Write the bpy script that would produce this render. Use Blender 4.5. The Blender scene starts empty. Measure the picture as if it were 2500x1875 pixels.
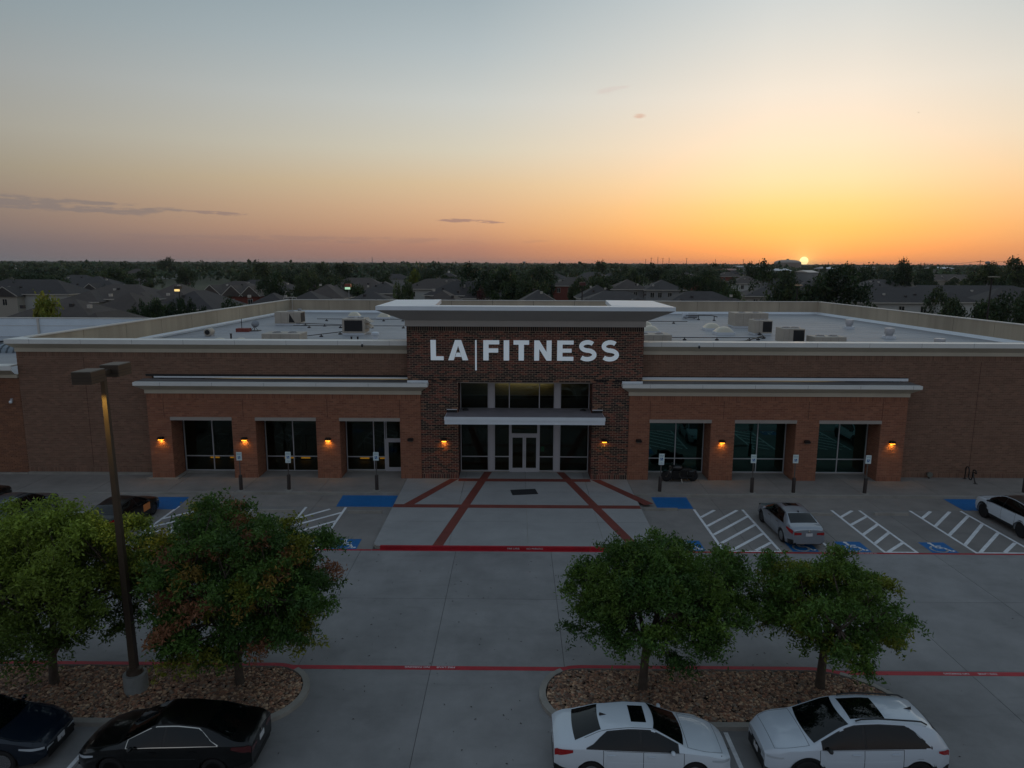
import bpy, math, random
import numpy as np
from mathutils import Vector, Matrix

random.seed(7)
rng = np.random.default_rng(7)
scene = bpy.context.scene
COL = scene.collection
R = math.radians

def s2l(c):
    return tuple((v / 255 / 12.92) if v / 255 <= 0.04045 else ((v / 255 + 0.055) / 1.055) ** 2.4 for v in c)

# ---------------------------------------------------------------- camera
CAMZ = 13.0
th, yaw, roll = math.atan(296 / 1735), R(-0.4), R(0.229)
F = Vector((math.sin(yaw) * math.cos(th), math.cos(yaw) * math.cos(th), -math.sin(th)))
R0 = Vector((math.cos(yaw), -math.sin(yaw), 0)); U0 = R0.cross(F)
RX = math.cos(roll) * R0 + math.sin(roll) * U0; UX = RX.cross(F)
cam_data = bpy.data.cameras.new('camera'); cam = bpy.data.objects.new('camera', cam_data); COL.objects.link(cam)
cam.matrix_world = Matrix(((RX.x, UX.x, -F.x, 0), (RX.y, UX.y, -F.y, 0), (RX.z, UX.z, -F.z, CAMZ), (0, 0, 0, 1)))
cam_data.sensor_fit = 'HORIZONTAL'; cam_data.sensor_width = 36.0; cam_data.lens = 36.0 * 1735 / 2500
cam_data.clip_start = 0.1; cam_data.clip_end = 40000
scene.camera = cam

# ---------------------------------------------------------------- colour management
scene.view_settings.view_transform = 'Standard'; scene.view_settings.look = 'None'
scene.view_settings.gamma = 1; scene.view_settings.exposure = 0; scene.view_settings.use_curve_mapping = False
scene.cycles.max_bounces = 6; scene.cycles.diffuse_bounces = 3; scene.cycles.glossy_bounces = 3
scene.cycles.transmission_bounces = 4; scene.cycles.transparent_max_bounces = 8
scene.cycles.sample_clamp_indirect = 3.0
try:
    scene.cycles.use_denoising = True
except Exception:
    pass

# ---------------------------------------------------------------- sky at sunset, sun just touching the horizon
SUN_AZ = R(21.6)      # from +Y towards +X
SUN_EL = R(0.22)
sund = Vector((math.sin(SUN_AZ) * math.cos(SUN_EL), math.cos(SUN_AZ) * math.cos(SUN_EL), math.sin(SUN_EL)))
world = bpy.data.worlds.new('World'); scene.world = world; world.use_nodes = True
NT = world.node_tree; NT.nodes.clear()
def wn(t, **k):
    n = NT.nodes.new(t)
    for a, b in k.items(): setattr(n, a, b)
    return n
def wl(a, b): NT.links.new(a, b)
def wm(op, a, b=None, c=None, clamp=False):
    n = wn('ShaderNodeMath', operation=op, use_clamp=clamp)
    for i, v in enumerate((a, b, c)):
        if v is None: continue
        if isinstance(v, (int, float)): n.inputs[i].default_value = v
        else: wl(v, n.inputs[i])
    return n.outputs[0]
def wmix(fac, a, b, mode='MIX'):
    n = wn('ShaderNodeMix', data_type='RGBA', blend_type=mode)
    for s, v in ((n.inputs[0], fac), (n.inputs[6], a), (n.inputs[7], b)):
        if isinstance(v, (int, float)): s.default_value = v
        elif isinstance(v, tuple): s.default_value = (*v, 1)
        else: wl(v, s)
    return n.outputs[2]
tc = wn('ShaderNodeTexCoord'); nrm = wn('ShaderNodeVectorMath', operation='NORMALIZE'); wl(tc.outputs['Generated'], nrm.inputs[0])
sep = wn('ShaderNodeSeparateXYZ'); wl(nrm.outputs[0], sep.inputs[0])
elev = wm('MULTIPLY', wm('ARCSINE', wm('MAXIMUM', sep.outputs[2], 0.0)), 180 / math.pi)         # degrees
az = wm('ARCTAN2', sep.outputs[0], sep.outputs[1])
daz = wm('MULTIPLY', wm('SUBTRACT', az, SUN_AZ), 180 / math.pi)
daz = wm('WRAP', daz, 180.0, -180.0)
adaz = wm('ABSOLUTE', daz)
def ramp(stops):
    n = wn('ShaderNodeValToRGB'); n.color_ramp.interpolation = 'EASE' if False else 'LINEAR'
    el = n.color_ramp.elements
    while len(el) > 1: el.remove(el[-1])
    for i, (e, c) in enumerate(stops):
        p = math.sqrt(e / 90.0)
        if i == 0: el[0].position = p; q = el[0]
        else: q = el.new(p)
        q.color = (*s2l(c), 1)
    wl(tpos, n.inputs[0]); return n.outputs[0]
tpos = wm('SQRT', wm('DIVIDE', elev, 90.0))
SKY0 = ramp([(0, (224, 124, 54)), (1.2, (246, 160, 62)), (2.6, (247, 180, 84)), (4.2, (246, 197, 118)), (6, (243, 211, 160)), (8.5, (239, 219, 188)), (12, (229, 222, 206)), (15.5, (212, 214, 207)), (19.5, (192, 203, 206)), (30, (160, 176, 186)), (55, (130, 150, 166)), (90, (120, 138, 157))])
SKY1 = ramp([(0, (140, 106, 98)), (1.2, (170, 122, 102)), (2.6, (195, 146, 112)), (4.2, (205, 164, 127)), (6, (208, 180, 142)), (8.5, (203, 196, 176)), (12, (192, 196, 192)), (15.5, (170, 182, 186)), (19.5, (147, 164, 172)), (30, (136, 154, 166)), (55, (126, 144, 160)), (90, (120, 138, 157))])
SKY2 = ramp([(0, (104, 102, 108)), (1.2, (114, 106, 109)), (2.6, (132, 115, 110)), (4.2, (144, 126, 114)), (6, (152, 141, 124)), (8.5, (158, 154, 144)), (12, (151, 155, 155)), (15.5, (136, 149, 155)), (19.5, (122, 141, 151)), (30, (122, 140, 153)), (55, (122, 139, 155)), (90, (120, 138, 157))])
SKY3 = ramp([(0, (126, 126, 134)), (4, (142, 138, 146)), (9, (150, 147, 155)), (15, (146, 149, 160)), (30, (134, 146, 162)), (55, (124, 141, 159)), (90, (120, 138, 157))])
def sm(v, a, b):
    n = wn('ShaderNodeMapRange', interpolation_type='SMOOTHSTEP'); n.inputs[1].default_value = a; n.inputs[2].default_value = b
    wl(v, n.inputs[0]); return n.outputs[0]
def ln(v, a, b):
    n = wn('ShaderNodeMapRange'); n.inputs[1].default_value = a; n.inputs[2].default_value = b
    wl(v, n.inputs[0]); return n.outputs[0]
c = wmix(ln(adaz, 3.0, 25.0), SKY0, SKY1); c = wmix(ln(adaz, 25.0, 57.0), c, SKY2); c = wmix(sm(adaz, 57.0, 140.0), c, SKY3)
# soft banks of cloud, in azimuth / elevation
cmb = wn('ShaderNodeCombineXYZ'); wl(wm('MULTIPLY', daz, 0.42), cmb.inputs[0]); wl(wm('MULTIPLY', elev, 2.6), cmb.inputs[1])
nz = wn('ShaderNodeTexNoise'); nz.inputs['Scale'].default_value = 1.0; nz.inputs['Detail'].default_value = 6; nz.inputs['Roughness'].default_value = 0.62
wl(cmb.outputs[0], nz.inputs['Vector'])
def gauss(v, mu, sg):
    d = wm('DIVIDE', wm('SUBTRACT', v, mu), sg); return wm('EXPONENT', wm('MULTIPLY', wm('MULTIPLY', d, d), -1.0))
def patch(mu_a, s_a, mu_e, s_e, thr, soft, slope=0.0):
    e2 = wm('ADD', elev, wm('MULTIPLY', wm('SUBTRACT', daz, mu_a), slope))
    g = wm('MULTIPLY', gauss(daz, mu_a, s_a), gauss(e2, mu_e, s_e))
    return sm(wm('MULTIPLY', g, wm('MULTIPLY_ADD', nz.outputs[0], 2.4, -0.42)), thr, thr + soft)
c = wmix(wm('MULTIPLY', patch(-55, 11, 3.7, 0.62, 0.38, 0.28, 0.035), 0.7), c, s2l((118, 110, 114)))
c = wmix(wm('MULTIPLY', patch(-25.2, 3.2, 3.2, 0.22, 0.42, 0.2, 0.03), 0.8), c, s2l((138, 112, 114)))
c = wmix(wm('MULTIPLY', patch(-44, 3.0, 3.45, 0.25, 0.48, 0.2), 0.6), c, s2l((120, 106, 112)))
c = wmix(wm('MULTIPLY', patch(-12.4, 0.7, 10.85, 0.2, 0.3, 0.5), 0.85), c, s2l((204, 168, 148)))
c = wmix(wm('MULTIPLY', patch(-14.6, 2.6, 12.7, 0.4, 0.5, 0.5, -0.1), 0.4), c, s2l((200, 182, 176)))
c = wmix(wm('MULTIPLY', patch(-40, 26, 1.7, 0.5, 0.45, 0.4), 0.25), c, s2l((122, 106, 110)))
# glow and disc of the sun
dotn = wn('ShaderNodeVectorMath', operation='DOT_PRODUCT'); wl(nrm.outputs[0], dotn.inputs[0]); dotn.inputs[1].default_value = sund
ang = wm('MULTIPLY', wm('ARCCOSINE', wm('MINIMUM', dotn.outputs['Value'], 1.0)), 180 / math.pi)
gl1 = wm('EXPONENT', wm('MULTIPLY', ang, -1 / 1.7)); gl2 = wm('EXPONENT', wm('MULTIPLY', ang, -1 / 0.35))
c = wmix(wm('MULTIPLY', gl1, 0.42), c, (1.0, 0.66, 0.16))
c = wmix(wm('MULTIPLY', gl2, 0.9), c, (1.0, 0.75, 0.16))
disc = wm('SUBTRACT', 1.0, sm(ang, 0.27, 0.33))
c = wmix(disc, c, (1.5, 1.15, 0.45))
hsv = wn('ShaderNodeHueSaturation'); hsv.inputs['Saturation'].default_value = 0.92; wl(c, hsv.inputs['Color']); c = hsv.outputs[0]
bg = wn('ShaderNodeBackground'); wl(c, bg.inputs[0]); bg.inputs[1].default_value = 1.0
sky = wn('ShaderNodeTexSky'); sky.sky_type = 'NISHITA'; sky.sun_disc = False; sky.sun_elevation = SUN_EL; sky.sun_rotation = SUN_AZ; sky.dust_density = 2.0
bg2 = wn('ShaderNodeBackground'); wl(sky.outputs[0], bg2.inputs[0]); bg2.inputs[1].default_value = 0.05
addw = wn('ShaderNodeAddShader'); wl(bg.outputs[0], addw.inputs[0]); wl(bg2.outputs[0], addw.inputs[1])
out = wn('ShaderNodeOutputWorld'); wl(addw.outputs[0], out.inputs[0])

sl = bpy.data.lights.new('sun', 'SUN'); sl.energy = 0.35; sl.angle = R(0.6); sl.color = (1.0, 0.55, 0.25)
so = bpy.data.objects.new('sun', sl); COL.objects.link(so)
so.rotation_euler = (-sund).to_track_quat('-Z', 'Y').to_euler(); so.location = (60, 150, 40)

# ---------------------------------------------------------------- helpers
class MB:
    """collects geometry for one mesh"""
    def __init__(s): s.v = []; s.f = []; s.m = []
    def add(s, vs, fs, m=0):
        b = len(s.v); s.v.extend([tuple(p) for p in vs]); s.f.extend([tuple(i + b for i in f) for f in fs]); s.m.extend([m] * len(fs)); return s
    def box(s, x0, x1, y0, y1, z0, z1, m=0):
        return s.add([(x0, y0, z0), (x1, y0, z0), (x1, y1, z0), (x0, y1, z0), (x0, y0, z1), (x1, y0, z1), (x1, y1, z1), (x0, y1, z1)],
                     [(0, 3, 2, 1), (4, 5, 6, 7), (0, 1, 5, 4), (1, 2, 6, 5), (2, 3, 7, 6), (3, 0, 4, 7)], m)
    def bev(s, x0, x1, y0, y1, z0, z1, b=0.03, m=0):
        """box with chamfered top and vertical edges"""
        def ring(d, z): return [(x0 + d + b * 0, y0 + d, z)]
        def oct_(e, z):
            k = b
            return [(x0 + e + k, y0 + e, z), (x1 - e - k, y0 + e, z), (x1 - e, y0 + e + k, z), (x1 - e, y1 - e - k, z), (x1 - e - k, y1 - e, z), (x0 + e + k, y1 - e, z), (x0 + e, y1 - e - k, z), (x0 + e, y0 + e + k, z)]
        vs = oct_(0, z0) + oct_(0, z1 - b) + oct_(b, z1)
        fs = [tuple(range(7, -1, -1)), tuple(range(16, 24))]
        for r in (0, 8):
            for i in range(8): j = (i + 1) % 8; fs.append((r + i, r + j, r + 8 + j, r + 8 + i))
        return s.add(vs, fs, m)
    def quad(s, a, b, c, d, m=0): return s.add([a, b, c, d], [(0, 1, 2, 3)], m)
    def prism(s, poly, z0, z1, m=0):
        n = len(poly); vs = [(p[0], p[1], z0) for p in poly] + [(p[0], p[1], z1) for p in poly]
        return s.add(vs, [tuple(range(n - 1, -1, -1)), tuple(range(n, 2 * n))] + [(i, (i + 1) % n, n + (i + 1) % n, n + i) for i in range(n)], m)
    def prism_xz(s, poly, y0, y1, m=0):
        n = len(poly); vs = [(p[0], y0, p[1]) for p in poly] + [(p[0], y1, p[1]) for p in poly]
        return s.add(vs, [tuple(range(n)), tuple(range(2 * n - 1, n - 1, -1))] + [(i, n + i, n + (i + 1) % n, (i + 1) % n) for i in range(n)], m)
    def tube(s, pts, r, n=8, m=0, closed=False):
        P = [Vector(p) for p in pts]; k = len(P); rr = r if isinstance(r, (list, tuple)) else [r] * k
        vs = []; up = Vector((0, 0, 1))
        for i, p in enumerate(P):
            a = P[i - 1] if (i > 0 or closed) else P[i]; b = P[(i + 1) % k] if (i < k - 1 or closed) else P[i]
            t = (b - a); t = t.normalized() if t.length > 1e-9 else Vector((0, 0, 1))
            x = t.cross(up)
            if x.length < 1e-3: x = t.cross(Vector((0, 1, 0)))
            x.normalize(); y = x.cross(t)
            for j in range(n):
                a_ = 2 * math.pi * j / n; vs.append(p + rr[i] * (math.cos(a_) * x + math.sin(a_) * y))
        fs = []
        for i in range(k if closed else k - 1):
            for j in range(n):
                q = (i + 1) % k; fs.append((i * n + j, i * n + (j + 1) % n, q * n + (j + 1) % n, q * n + j))
        if not closed: fs += [tuple(range(n - 1, -1, -1)), tuple((k - 1) * n + j for j in range(n))]
        return s.add(vs, fs, m)
    def lathe(s, prof, c=(0, 0, 0), n=16, axis='z', m=0):
        vs = []
        for r, h in prof:
            for j in range(n):
                a = 2 * math.pi * j / n; u, w = r * math.cos(a), r * math.sin(a)
                p = (u, w, h) if axis == 'z' else ((u, h, w) if axis == 'y' else (h, u, w))
                vs.append((p[0] + c[0], p[1] + c[1], p[2] + c[2]))
        fs = []
        for i in range(len(prof) - 1):
            for j in range(n): fs.append((i * n + j, i * n + (j + 1) % n, (i + 1) * n + (j + 1) % n, (i + 1) * n + j))
        fs += [tuple(range(n - 1, -1, -1)), tuple((len(prof) - 1) * n + j for j in range(n))]
        return s.add(vs, fs, m)
    def ell(s, c, rx, ry, rz, n=12, k=7, m=0, half=False):
        prof = []; lo = 0.0 if half else -math.pi / 2
        for i in range(k + 1):
            a = lo + (math.pi / 2 - lo) * i / k; prof.append((max(math.cos(a), 1e-3), math.sin(a)))
        b = len(s.v); s.lathe(prof, (0, 0, 0), n, 'z', m)
        for i in range(b, len(s.v)):
            x, y, z = s.v[i]; s.v[i] = (x * rx + c[0], y * ry + c[1], z * rz + c[2])
        return s
    def grid(s, G, m=0, flip=False):
        nu = len(G); nv = len(G[0]); vs = [p for row in G for p in row]; fs = []
        for i in range(nu - 1):
            for j in range(nv - 1):
                f = (i * nv + j, i * nv + j + 1, (i + 1) * nv + j + 1, (i + 1) * nv + j); fs.append(f[::-1] if flip else f)
        return s.add(vs, fs, m)
    def mesh(s, name, mats, smooth=None):
        me = bpy.data.meshes.new(name); me.from_pydata(s.v, [], s.f); me.update()
        for m in (mats if isinstance(mats, (list, tuple)) else [mats]): me.materials.append(m)
        me.polygons.foreach_set('material_index', s.m)
        if smooth is not None:
            me.polygons.foreach_set('use_smooth', [True] * len(s.f))
            if smooth < 179: me.set_sharp_from_angle(angle=R(smooth))
        return me

def setp(o, label=None, cat=None, group=None, kind=None):
    if label: o['label'] = label
    if cat: o['category'] = cat
    if group: o['group'] = group
    if kind: o['kind'] = kind
    return o
def ob(name, data, mats=None, parent=None, smooth=None, loc=None, rot=None, **p):
    if isinstance(data, MB): data = data.mesh(name, mats, smooth)
    o = bpy.data.objects.new(name, data); COL.objects.link(o)
    if parent is not None: o.parent = parent
    if loc is not None: o.location = loc
    if rot is not None: o.rotation_euler = (0, 0, rot) if isinstance(rot, (int, float)) else rot
    return setp(o, **p)
def thing(name, loc, label, cat, group=None, rot=0, kind=None):
    o = bpy.data.objects.new(name, None); COL.objects.link(o); o.location = loc; o.rotation_euler = (0, 0, rot); o.empty_display_size = 0.2
    return setp(o, label, cat, group, kind)
def copy_tree(o, parent=None):
    c = o.copy(); COL.objects.link(c)
    if parent is not None: c.parent = parent; c.matrix_parent_inverse = o.matrix_parent_inverse
    for ch in list(o.children): copy_tree(ch, c)
    return c

MATS = {}
def mat(name, col, rough=0.8, metal=0.0, *, stain=0.0, var=0.0, scale=2.0, bump=0.0, bscale=40.0, attr=None, objrand=0.0, coat=0.0, emit=None, estr=0.0, spec=0.5, srgb=True, detail=5.0, stretch=None, sheen=0.0):
    if name in MATS: return MATS[name]
    m = bpy.data.materials.new(name); m.use_nodes = True; nt = m.node_tree; b = nt.nodes['Principled BSDF']
    N = lambda t, **k: (lambda n: ([setattr(n, a, v) for a, v in k.items()], n)[1])(nt.nodes.new(t))
    lin = s2l(col) if srgb else tuple(col)
    b.inputs['Base Color'].default_value = (*lin, 1); b.inputs['Roughness'].default_value = rough; b.inputs['Metallic'].default_value = metal
    b.inputs['Specular IOR Level'].default_value = spec
    if coat: b.inputs['Coat Weight'].default_value = coat; b.inputs['Coat Roughness'].default_value = 0.04
    if emit: b.inputs['Emission Color'].default_value = (*s2l(emit), 1); b.inputs['Emission Strength'].default_value = estr
    cur = None
    def mixc(fac, a, bb, mode='MULTIPLY'):
        n = N('ShaderNodeMix', data_type='RGBA', blend_type=mode)
        for s_, v in ((n.inputs[0], fac), (n.inputs[6], a), (n.inputs[7], bb)):
            if isinstance(v, (int, float)): s_.default_value = v
            elif isinstance(v, tuple): s_.default_value = (*v, 1)
            else: nt.links.new(v, s_)
        return n.outputs[2]
    cur = lin
    if attr:
        a = N('ShaderNodeAttribute', attribute_name=attr); cur = mixc(1.0, lin, a.outputs['Color'])
    tcn = None
    if var or bump:
        tcn = N('ShaderNodeTexCoord'); vec = tcn.outputs['Object']
        if var:
            if stretch:
                mp = N('ShaderNodeMapping'); mp.inputs['Scale'].default_value = stretch; nt.links.new(vec, mp.inputs[0]); v2 = mp.outputs[0]
            else: v2 = vec
            geo = N('ShaderNodeNewGeometry')
            if not stretch: v2 = geo.outputs['Position']
            else: nt.links.new(geo.outputs['Position'], mp.inputs[0])
            n1 = N('ShaderNodeTexNoise'); n1.inputs['Scale'].default_value = scale; n1.inputs['Detail'].default_value = detail; n1.inputs['Roughness'].default_value = 0.65
            nt.links.new(v2, n1.inputs['Vector'])
            mr = N('ShaderNodeMapRange'); mr.inputs[1].default_value = 0.3; mr.inputs[2].default_value = 0.7; mr.inputs[3].default_value = 1 - var; mr.inputs[4].default_value = 1 + var * 0.6
            nt.links.new(n1.outputs[0], mr.inputs[0])
            n2 = N('ShaderNodeTexNoise'); n2.inputs['Scale'].default_value = scale * 0.17; n2.inputs['Detail'].default_value = 3; nt.links.new(v2, n2.inputs['Vector'])
            mr2 = N('ShaderNodeMapRange'); mr2.inputs[1].default_value = 0.3; mr2.inputs[2].default_value = 0.7; mr2.inputs[3].default_value = 1 - var * 0.7; mr2.inputs[4].default_value = 1 + var * 0.4
            nt.links.new(n2.outputs[0], mr2.inputs[0])
            mm = N('ShaderNodeMath', operation='MULTIPLY'); nt.links.new(mr.outputs[0], mm.inputs[0]); nt.links.new(mr2.outputs[0], mm.inputs[1])
            cur = mixc(1.0, cur, mm.outputs[0])
            if stain:
                for sc_, st_, lo_, hi_ in ((.30, (1, 1, 1), .52, .72), (.8, (.22, 1.3, 1), .56, .74), (2.6, (1, 1, 1), .66, .74)):
                    mp2 = N('ShaderNodeMapping'); mp2.inputs['Scale'].default_value = st_; nt.links.new(geo.outputs['Position'], mp2.inputs[0]); n4 = N('ShaderNodeTexNoise'); n4.inputs['Scale'].default_value = sc_; n4.inputs['Detail'].default_value = 9; n4.inputs['Roughness'].default_value = .7; nt.links.new(mp2.outputs[0], n4.inputs['Vector'])
                    m4 = N('ShaderNodeMapRange'); m4.inputs[1].default_value = lo_; m4.inputs[2].default_value = hi_; m4.inputs[3].default_value = 1; m4.inputs[4].default_value = 1 - stain; nt.links.new(n4.outputs[0], m4.inputs[0]); cur = mixc(1.0, cur, m4.outputs[0])
    if objrand:
        oi = N('ShaderNodeObjectInfo'); mr = N('ShaderNodeMapRange'); mr.inputs[3].default_value = 1 - objrand; mr.inputs[4].default_value = 1 + objrand * 0.7
        nt.links.new(oi.outputs['Random'], mr.inputs[0]); cur = mixc(1.0, cur, mr.outputs[0])
    if not isinstance(cur, tuple): nt.links.new(cur, b.inputs['Base Color'])
    if bump:
        n3 = N('ShaderNodeTexNoise'); n3.inputs['Scale'].default_value = bscale; n3.inputs['Detail'].default_value = 4; nt.links.new(tcn.outputs['Object'], n3.inputs['Vector'])
        bp = N('ShaderNodeBump'); bp.inputs['Strength'].default_value = bump; bp.inputs['Distance'].default_value = 0.02
        nt.links.new(n3.outputs[0], bp.inputs['Height']); nt.links.new(bp.outputs[0], b.inputs['Normal'])
    MATS[name] = m; return m
def glassmat(name, tint, refl=1.0, base=0.06, gcol=(.7, .85, .8)):
    if name in MATS: return MATS[name]
    m = bpy.data.materials.new(name); m.use_nodes = True; nt = m.node_tree; nt.nodes.clear()
    o = nt.nodes.new('ShaderNodeOutputMaterial'); mx = nt.nodes.new('ShaderNodeMixShader'); tr = nt.nodes.new('ShaderNodeBsdfTransparent'); gl = nt.nodes.new('ShaderNodeBsdfGlossy')
    tr.inputs[0].default_value = (*tint, 1); gl.inputs['Roughness'].default_value = 0.01; gl.inputs[0].default_value = (*gcol, 1)
    fr = nt.nodes.new('ShaderNodeFresnel'); fr.inputs[0].default_value = 1.5
    ma = nt.nodes.new('ShaderNodeMath'); ma.operation = 'MULTIPLY_ADD'; ma.inputs[1].default_value = refl; ma.inputs[2].default_value = base; ma.use_clamp = True
    nt.links.new(fr.outputs[0], ma.inputs[0]); nt.links.new(ma.outputs[0], mx.inputs[0]); nt.links.new(tr.outputs[0], mx.inputs[1]); nt.links.new(gl.outputs[0], mx.inputs[2]); nt.links.new(mx.outputs[0], o.inputs[0])
    MATS[name] = m; return m
def tintmesh(me, cols):
    """per-face colour attribute 'tint' (linear)"""
    a = me.attributes.new('tint', 'FLOAT_COLOR', 'FACE'); arr = np.ones((len(cols), 4), np.float32); arr[:, :3] = cols; a.data.foreach_set('color', arr.ravel())
def text_mesh(txt, size, ext=0.0, spacing=1.0):
    c = bpy.data.curves.new('lettering', 'FONT'); c.body = txt; c.size = size; c.extrude = ext; c.align_x = 'CENTER'; c.align_y = 'CENTER'; c.space_character = spacing; c.resolution_u = 2
    o = bpy.data.objects.new('lettering_source', c); COL.objects.link(o); dg = bpy.context.evaluated_depsgraph_get()
    me = bpy.data.meshes.new_from_object(o.evaluated_get(dg)); bpy.data.objects.remove(o); bpy.data.curves.remove(c); return me
# ---------------------------------------------------------------- ground and paving
M_DIRT = mat('dirt_grass', (62, 66, 42), 0.95, var=0.35, scale=0.06)
M_CONC = mat('lot_concrete', (135, 134, 133), 0.85, stain=.2, var=0.2, scale=0.55, objrand=0.06, bump=0.15, bscale=25)
M_STALL = mat('stall_concrete', (130, 126, 122), 0.85, stain=.22, var=0.16, scale=0.7, objrand=0.05, bump=0.15, bscale=25)
M_WALK = mat('walk_concrete', (136, 130, 124), 0.85, stain=.2, var=0.16, scale=0.8, objrand=0.05, bump=0.15, bscale=25)
M_PLAZA = mat('plaza_concrete', (150, 150, 149), 0.8, stain=.12, var=0.10, scale=0.7, objrand=0.04, bump=0.1, bscale=25)
M_BAND = mat('red_stained_concrete', (116, 55, 45), 0.8, var=0.2, scale=1.5)
M_JOINT = mat('joint_dark', (74, 72, 70), 0.95)
M_KERB = mat('kerb_concrete', (146, 142, 134), 0.85, var=0.2, scale=1.2, bump=0.15, bscale=25)
M_RED = mat('red_kerb_paint', (164, 16, 34), 0.6, var=0.22, scale=2.5)
M_WHITE = mat('white_paint', (222, 224, 226), 0.6, stain=.18, var=0.2, scale=7)
M_BLUE = mat('blue_paint', (2, 98, 160), 0.6, var=0.14, scale=3)

gm = MB(); n = 96
rad = [0.01, 60, 140, 320, 700, 1500, 3500, 9000, 20000]
vs = [(r * math.cos(2 * math.pi * j / n), 45 + r * math.sin(2 * math.pi * j / n), -0.06) for r in rad for j in range(n)]
gm.add(vs, [(i * n + j, (i + 1) * n + j, (i + 1) * n + (j + 1) % n, i * n + (j + 1) % n) for i in range(len(rad) - 1) for j in range(n)])
ob('ground', gm, M_DIRT, kind='structure')

lot = thing('parking_lot', (0, 0, 0), None, None, kind='structure')
ob('joint_filler', MB().box(-75, 75, -20, 38.8, -0.05, -0.012), M_JOINT, lot)
def slabs(parent, xs, ys, z0, z1, m, gap=0.009, skip=None, name='slab'):
    cache = {}
    for i in range(len(xs) - 1):
        for j in range(len(ys) - 1):
            x0, x1, y0, y1 = xs[i], xs[i + 1], ys[j], ys[j + 1]
            if skip and skip((x0 + x1) / 2, (y0 + y1) / 2): continue
            k = (round(x1 - x0, 3), round(y1 - y0, 3))
            if k not in cache: cache[k] = MB().box(gap, k[0] - gap, gap, k[1] - gap, z0, z1).mesh(name, m)
            ob(name, cache[k], parent=parent, loc=(x0, y0, 0))
XJ = [-7.1 + 4.35 * k for k in range(-9, 13)]
XJ = [x for x in XJ if -42 < x < 44]
slabs(lot, XJ, [6.85, 11.65, 16.45, 21.26, 26.05, 30.87], -0.02, 0.0, M_CONC)
inpl = lambda x, y: -6.6 < x < 6.65
XL = [-37.0, -32.65, -28.3, -23.95, -19.6, -15.25, -10.9, -6.6]; XR = [6.65, 10.9, 15.25, 19.6, 23.95, 28.3, 32.65, 37.0]
for XX in (XL, XR):
    slabs(lot, XX, [30.87, 36.56], -0.02, 0.0, M_STALL)
    slabs(lot, XX, [36.56, 38.5], -0.02, 0.0, M_WALK)

walk = thing('sidewalk', (0, 0, 0), None, None, kind='structure')
ob('joint_filler', MB().box(-16, 40, 38.6, 42.9, -0.02, 0.138), M_JOINT, walk)
def wslabs(XX): slabs(walk, XX, [38.68, 42.9], 0.10, 0.15, M_WALK)
wslabs([-15.6, -11.25, -6.6]); wslabs([6.65, 10.9, 15.25, 19.6, 23.95, 28.3, 32.65, 37.0])
# the walk sinks towards the lot at its left end
zf = lambda x: 0.15 if x > -15.6 else (0.15 - 0.12 * min(1.0, (-15.6 - x) / 7.0))
for x0, x1 in ((-19.95, -15.6), (-24.3, -19.95), (-28.65, -24.3), (-33, -28.65), (-37.35, -33)):
    a, b_ = zf(x0), zf(x1); w = MB()
    w.add([(x0 + .012, 38.68, -.03), (x1 - .012, 38.68, -.03), (x1 - .012, 42.9, -.03), (x0 + .012, 42.9, -.03), (x0 + .012, 38.68, a), (x1 - .012, 38.68, b_), (x1 - .012, 42.9, b_), (x0 + .012, 42.9, a)],
          [(0, 3, 2, 1), (4, 5, 6, 7), (0, 1, 5, 4), (1, 2, 6, 5), (2, 3, 7, 6), (3, 0, 4, 7)])
    ob('slab', w, M_WALK, walk)
# kerb stones along the walk
kx = -37.0
while kx < 37:
    x1 = kx + 2.9
    if x1 > -6.6 and kx < 6.65:
        if kx < -6.6 - 0.3: x1 = -6.6
        else: kx = 6.65; continue
    a, b_ = zf(kx), zf(x1); w = MB()
    w.add([(kx + .005, 38.5, -.03), (x1 - .005, 38.5, -.03), (x1 - .005, 38.67, -.03), (kx + .005, 38.67, -.03), (kx + .005, 38.515, a + .002), (x1 - .005, 38.515, b_ + .002), (x1 - .005, 38.67, b_ + .002), (kx + .005, 38.67, a + .002)],
          [(0, 3, 2, 1), (4, 5, 6, 7), (0, 1, 5, 4), (1, 2, 6, 5), (2, 3, 7, 6), (3, 0, 4, 7)])
    ob('kerb_stone', w, M_KERB, walk); kx = x1

# entrance plaza with red stained bands
plaza = thing('plaza', (0, 0, 0), None, None, kind='structure')
w = MB(); cr = 0.35
poly = [(-6.6 + cr, 30.9), (6.65 - cr, 30.9)] + [(6.65 - cr + cr * math.sin(a), 30.9 + cr - cr * math.cos(a)) for a in (0.5, 1.0, 1.57)] + [(6.65, 42.85), (-6.6, 42.85)] + [(-6.6 + cr - cr * math.sin(a), 30.9 + cr - cr * math.cos(a)) for a in (1.57, 1.0, 0.5)]
w.prism(poly, -0.02, 0.138); ob('joint_filler', w, M_KERB, plaza)
def clip(poly, a, b_, keep):                       # half plane clip, keep side of a->b
    outp = []; side = lambda p: ((b_[0] - a[0]) * (p[1] - a[1]) - (b_[1] - a[1]) * (p[0] - a[0])) * keep
    for i in range(len(poly)):
        p, q = poly[i], poly[(i + 1) % len(poly)]; sp, sq = side(p), side(q)
        if sp >= 0: outp.append(p)
        if sp * sq < 0: t = sp / (sp - sq); outp.append((p[0] + t * (q[0] - p[0]), p[1] + t * (q[1] - p[1])))
    return outp
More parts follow.
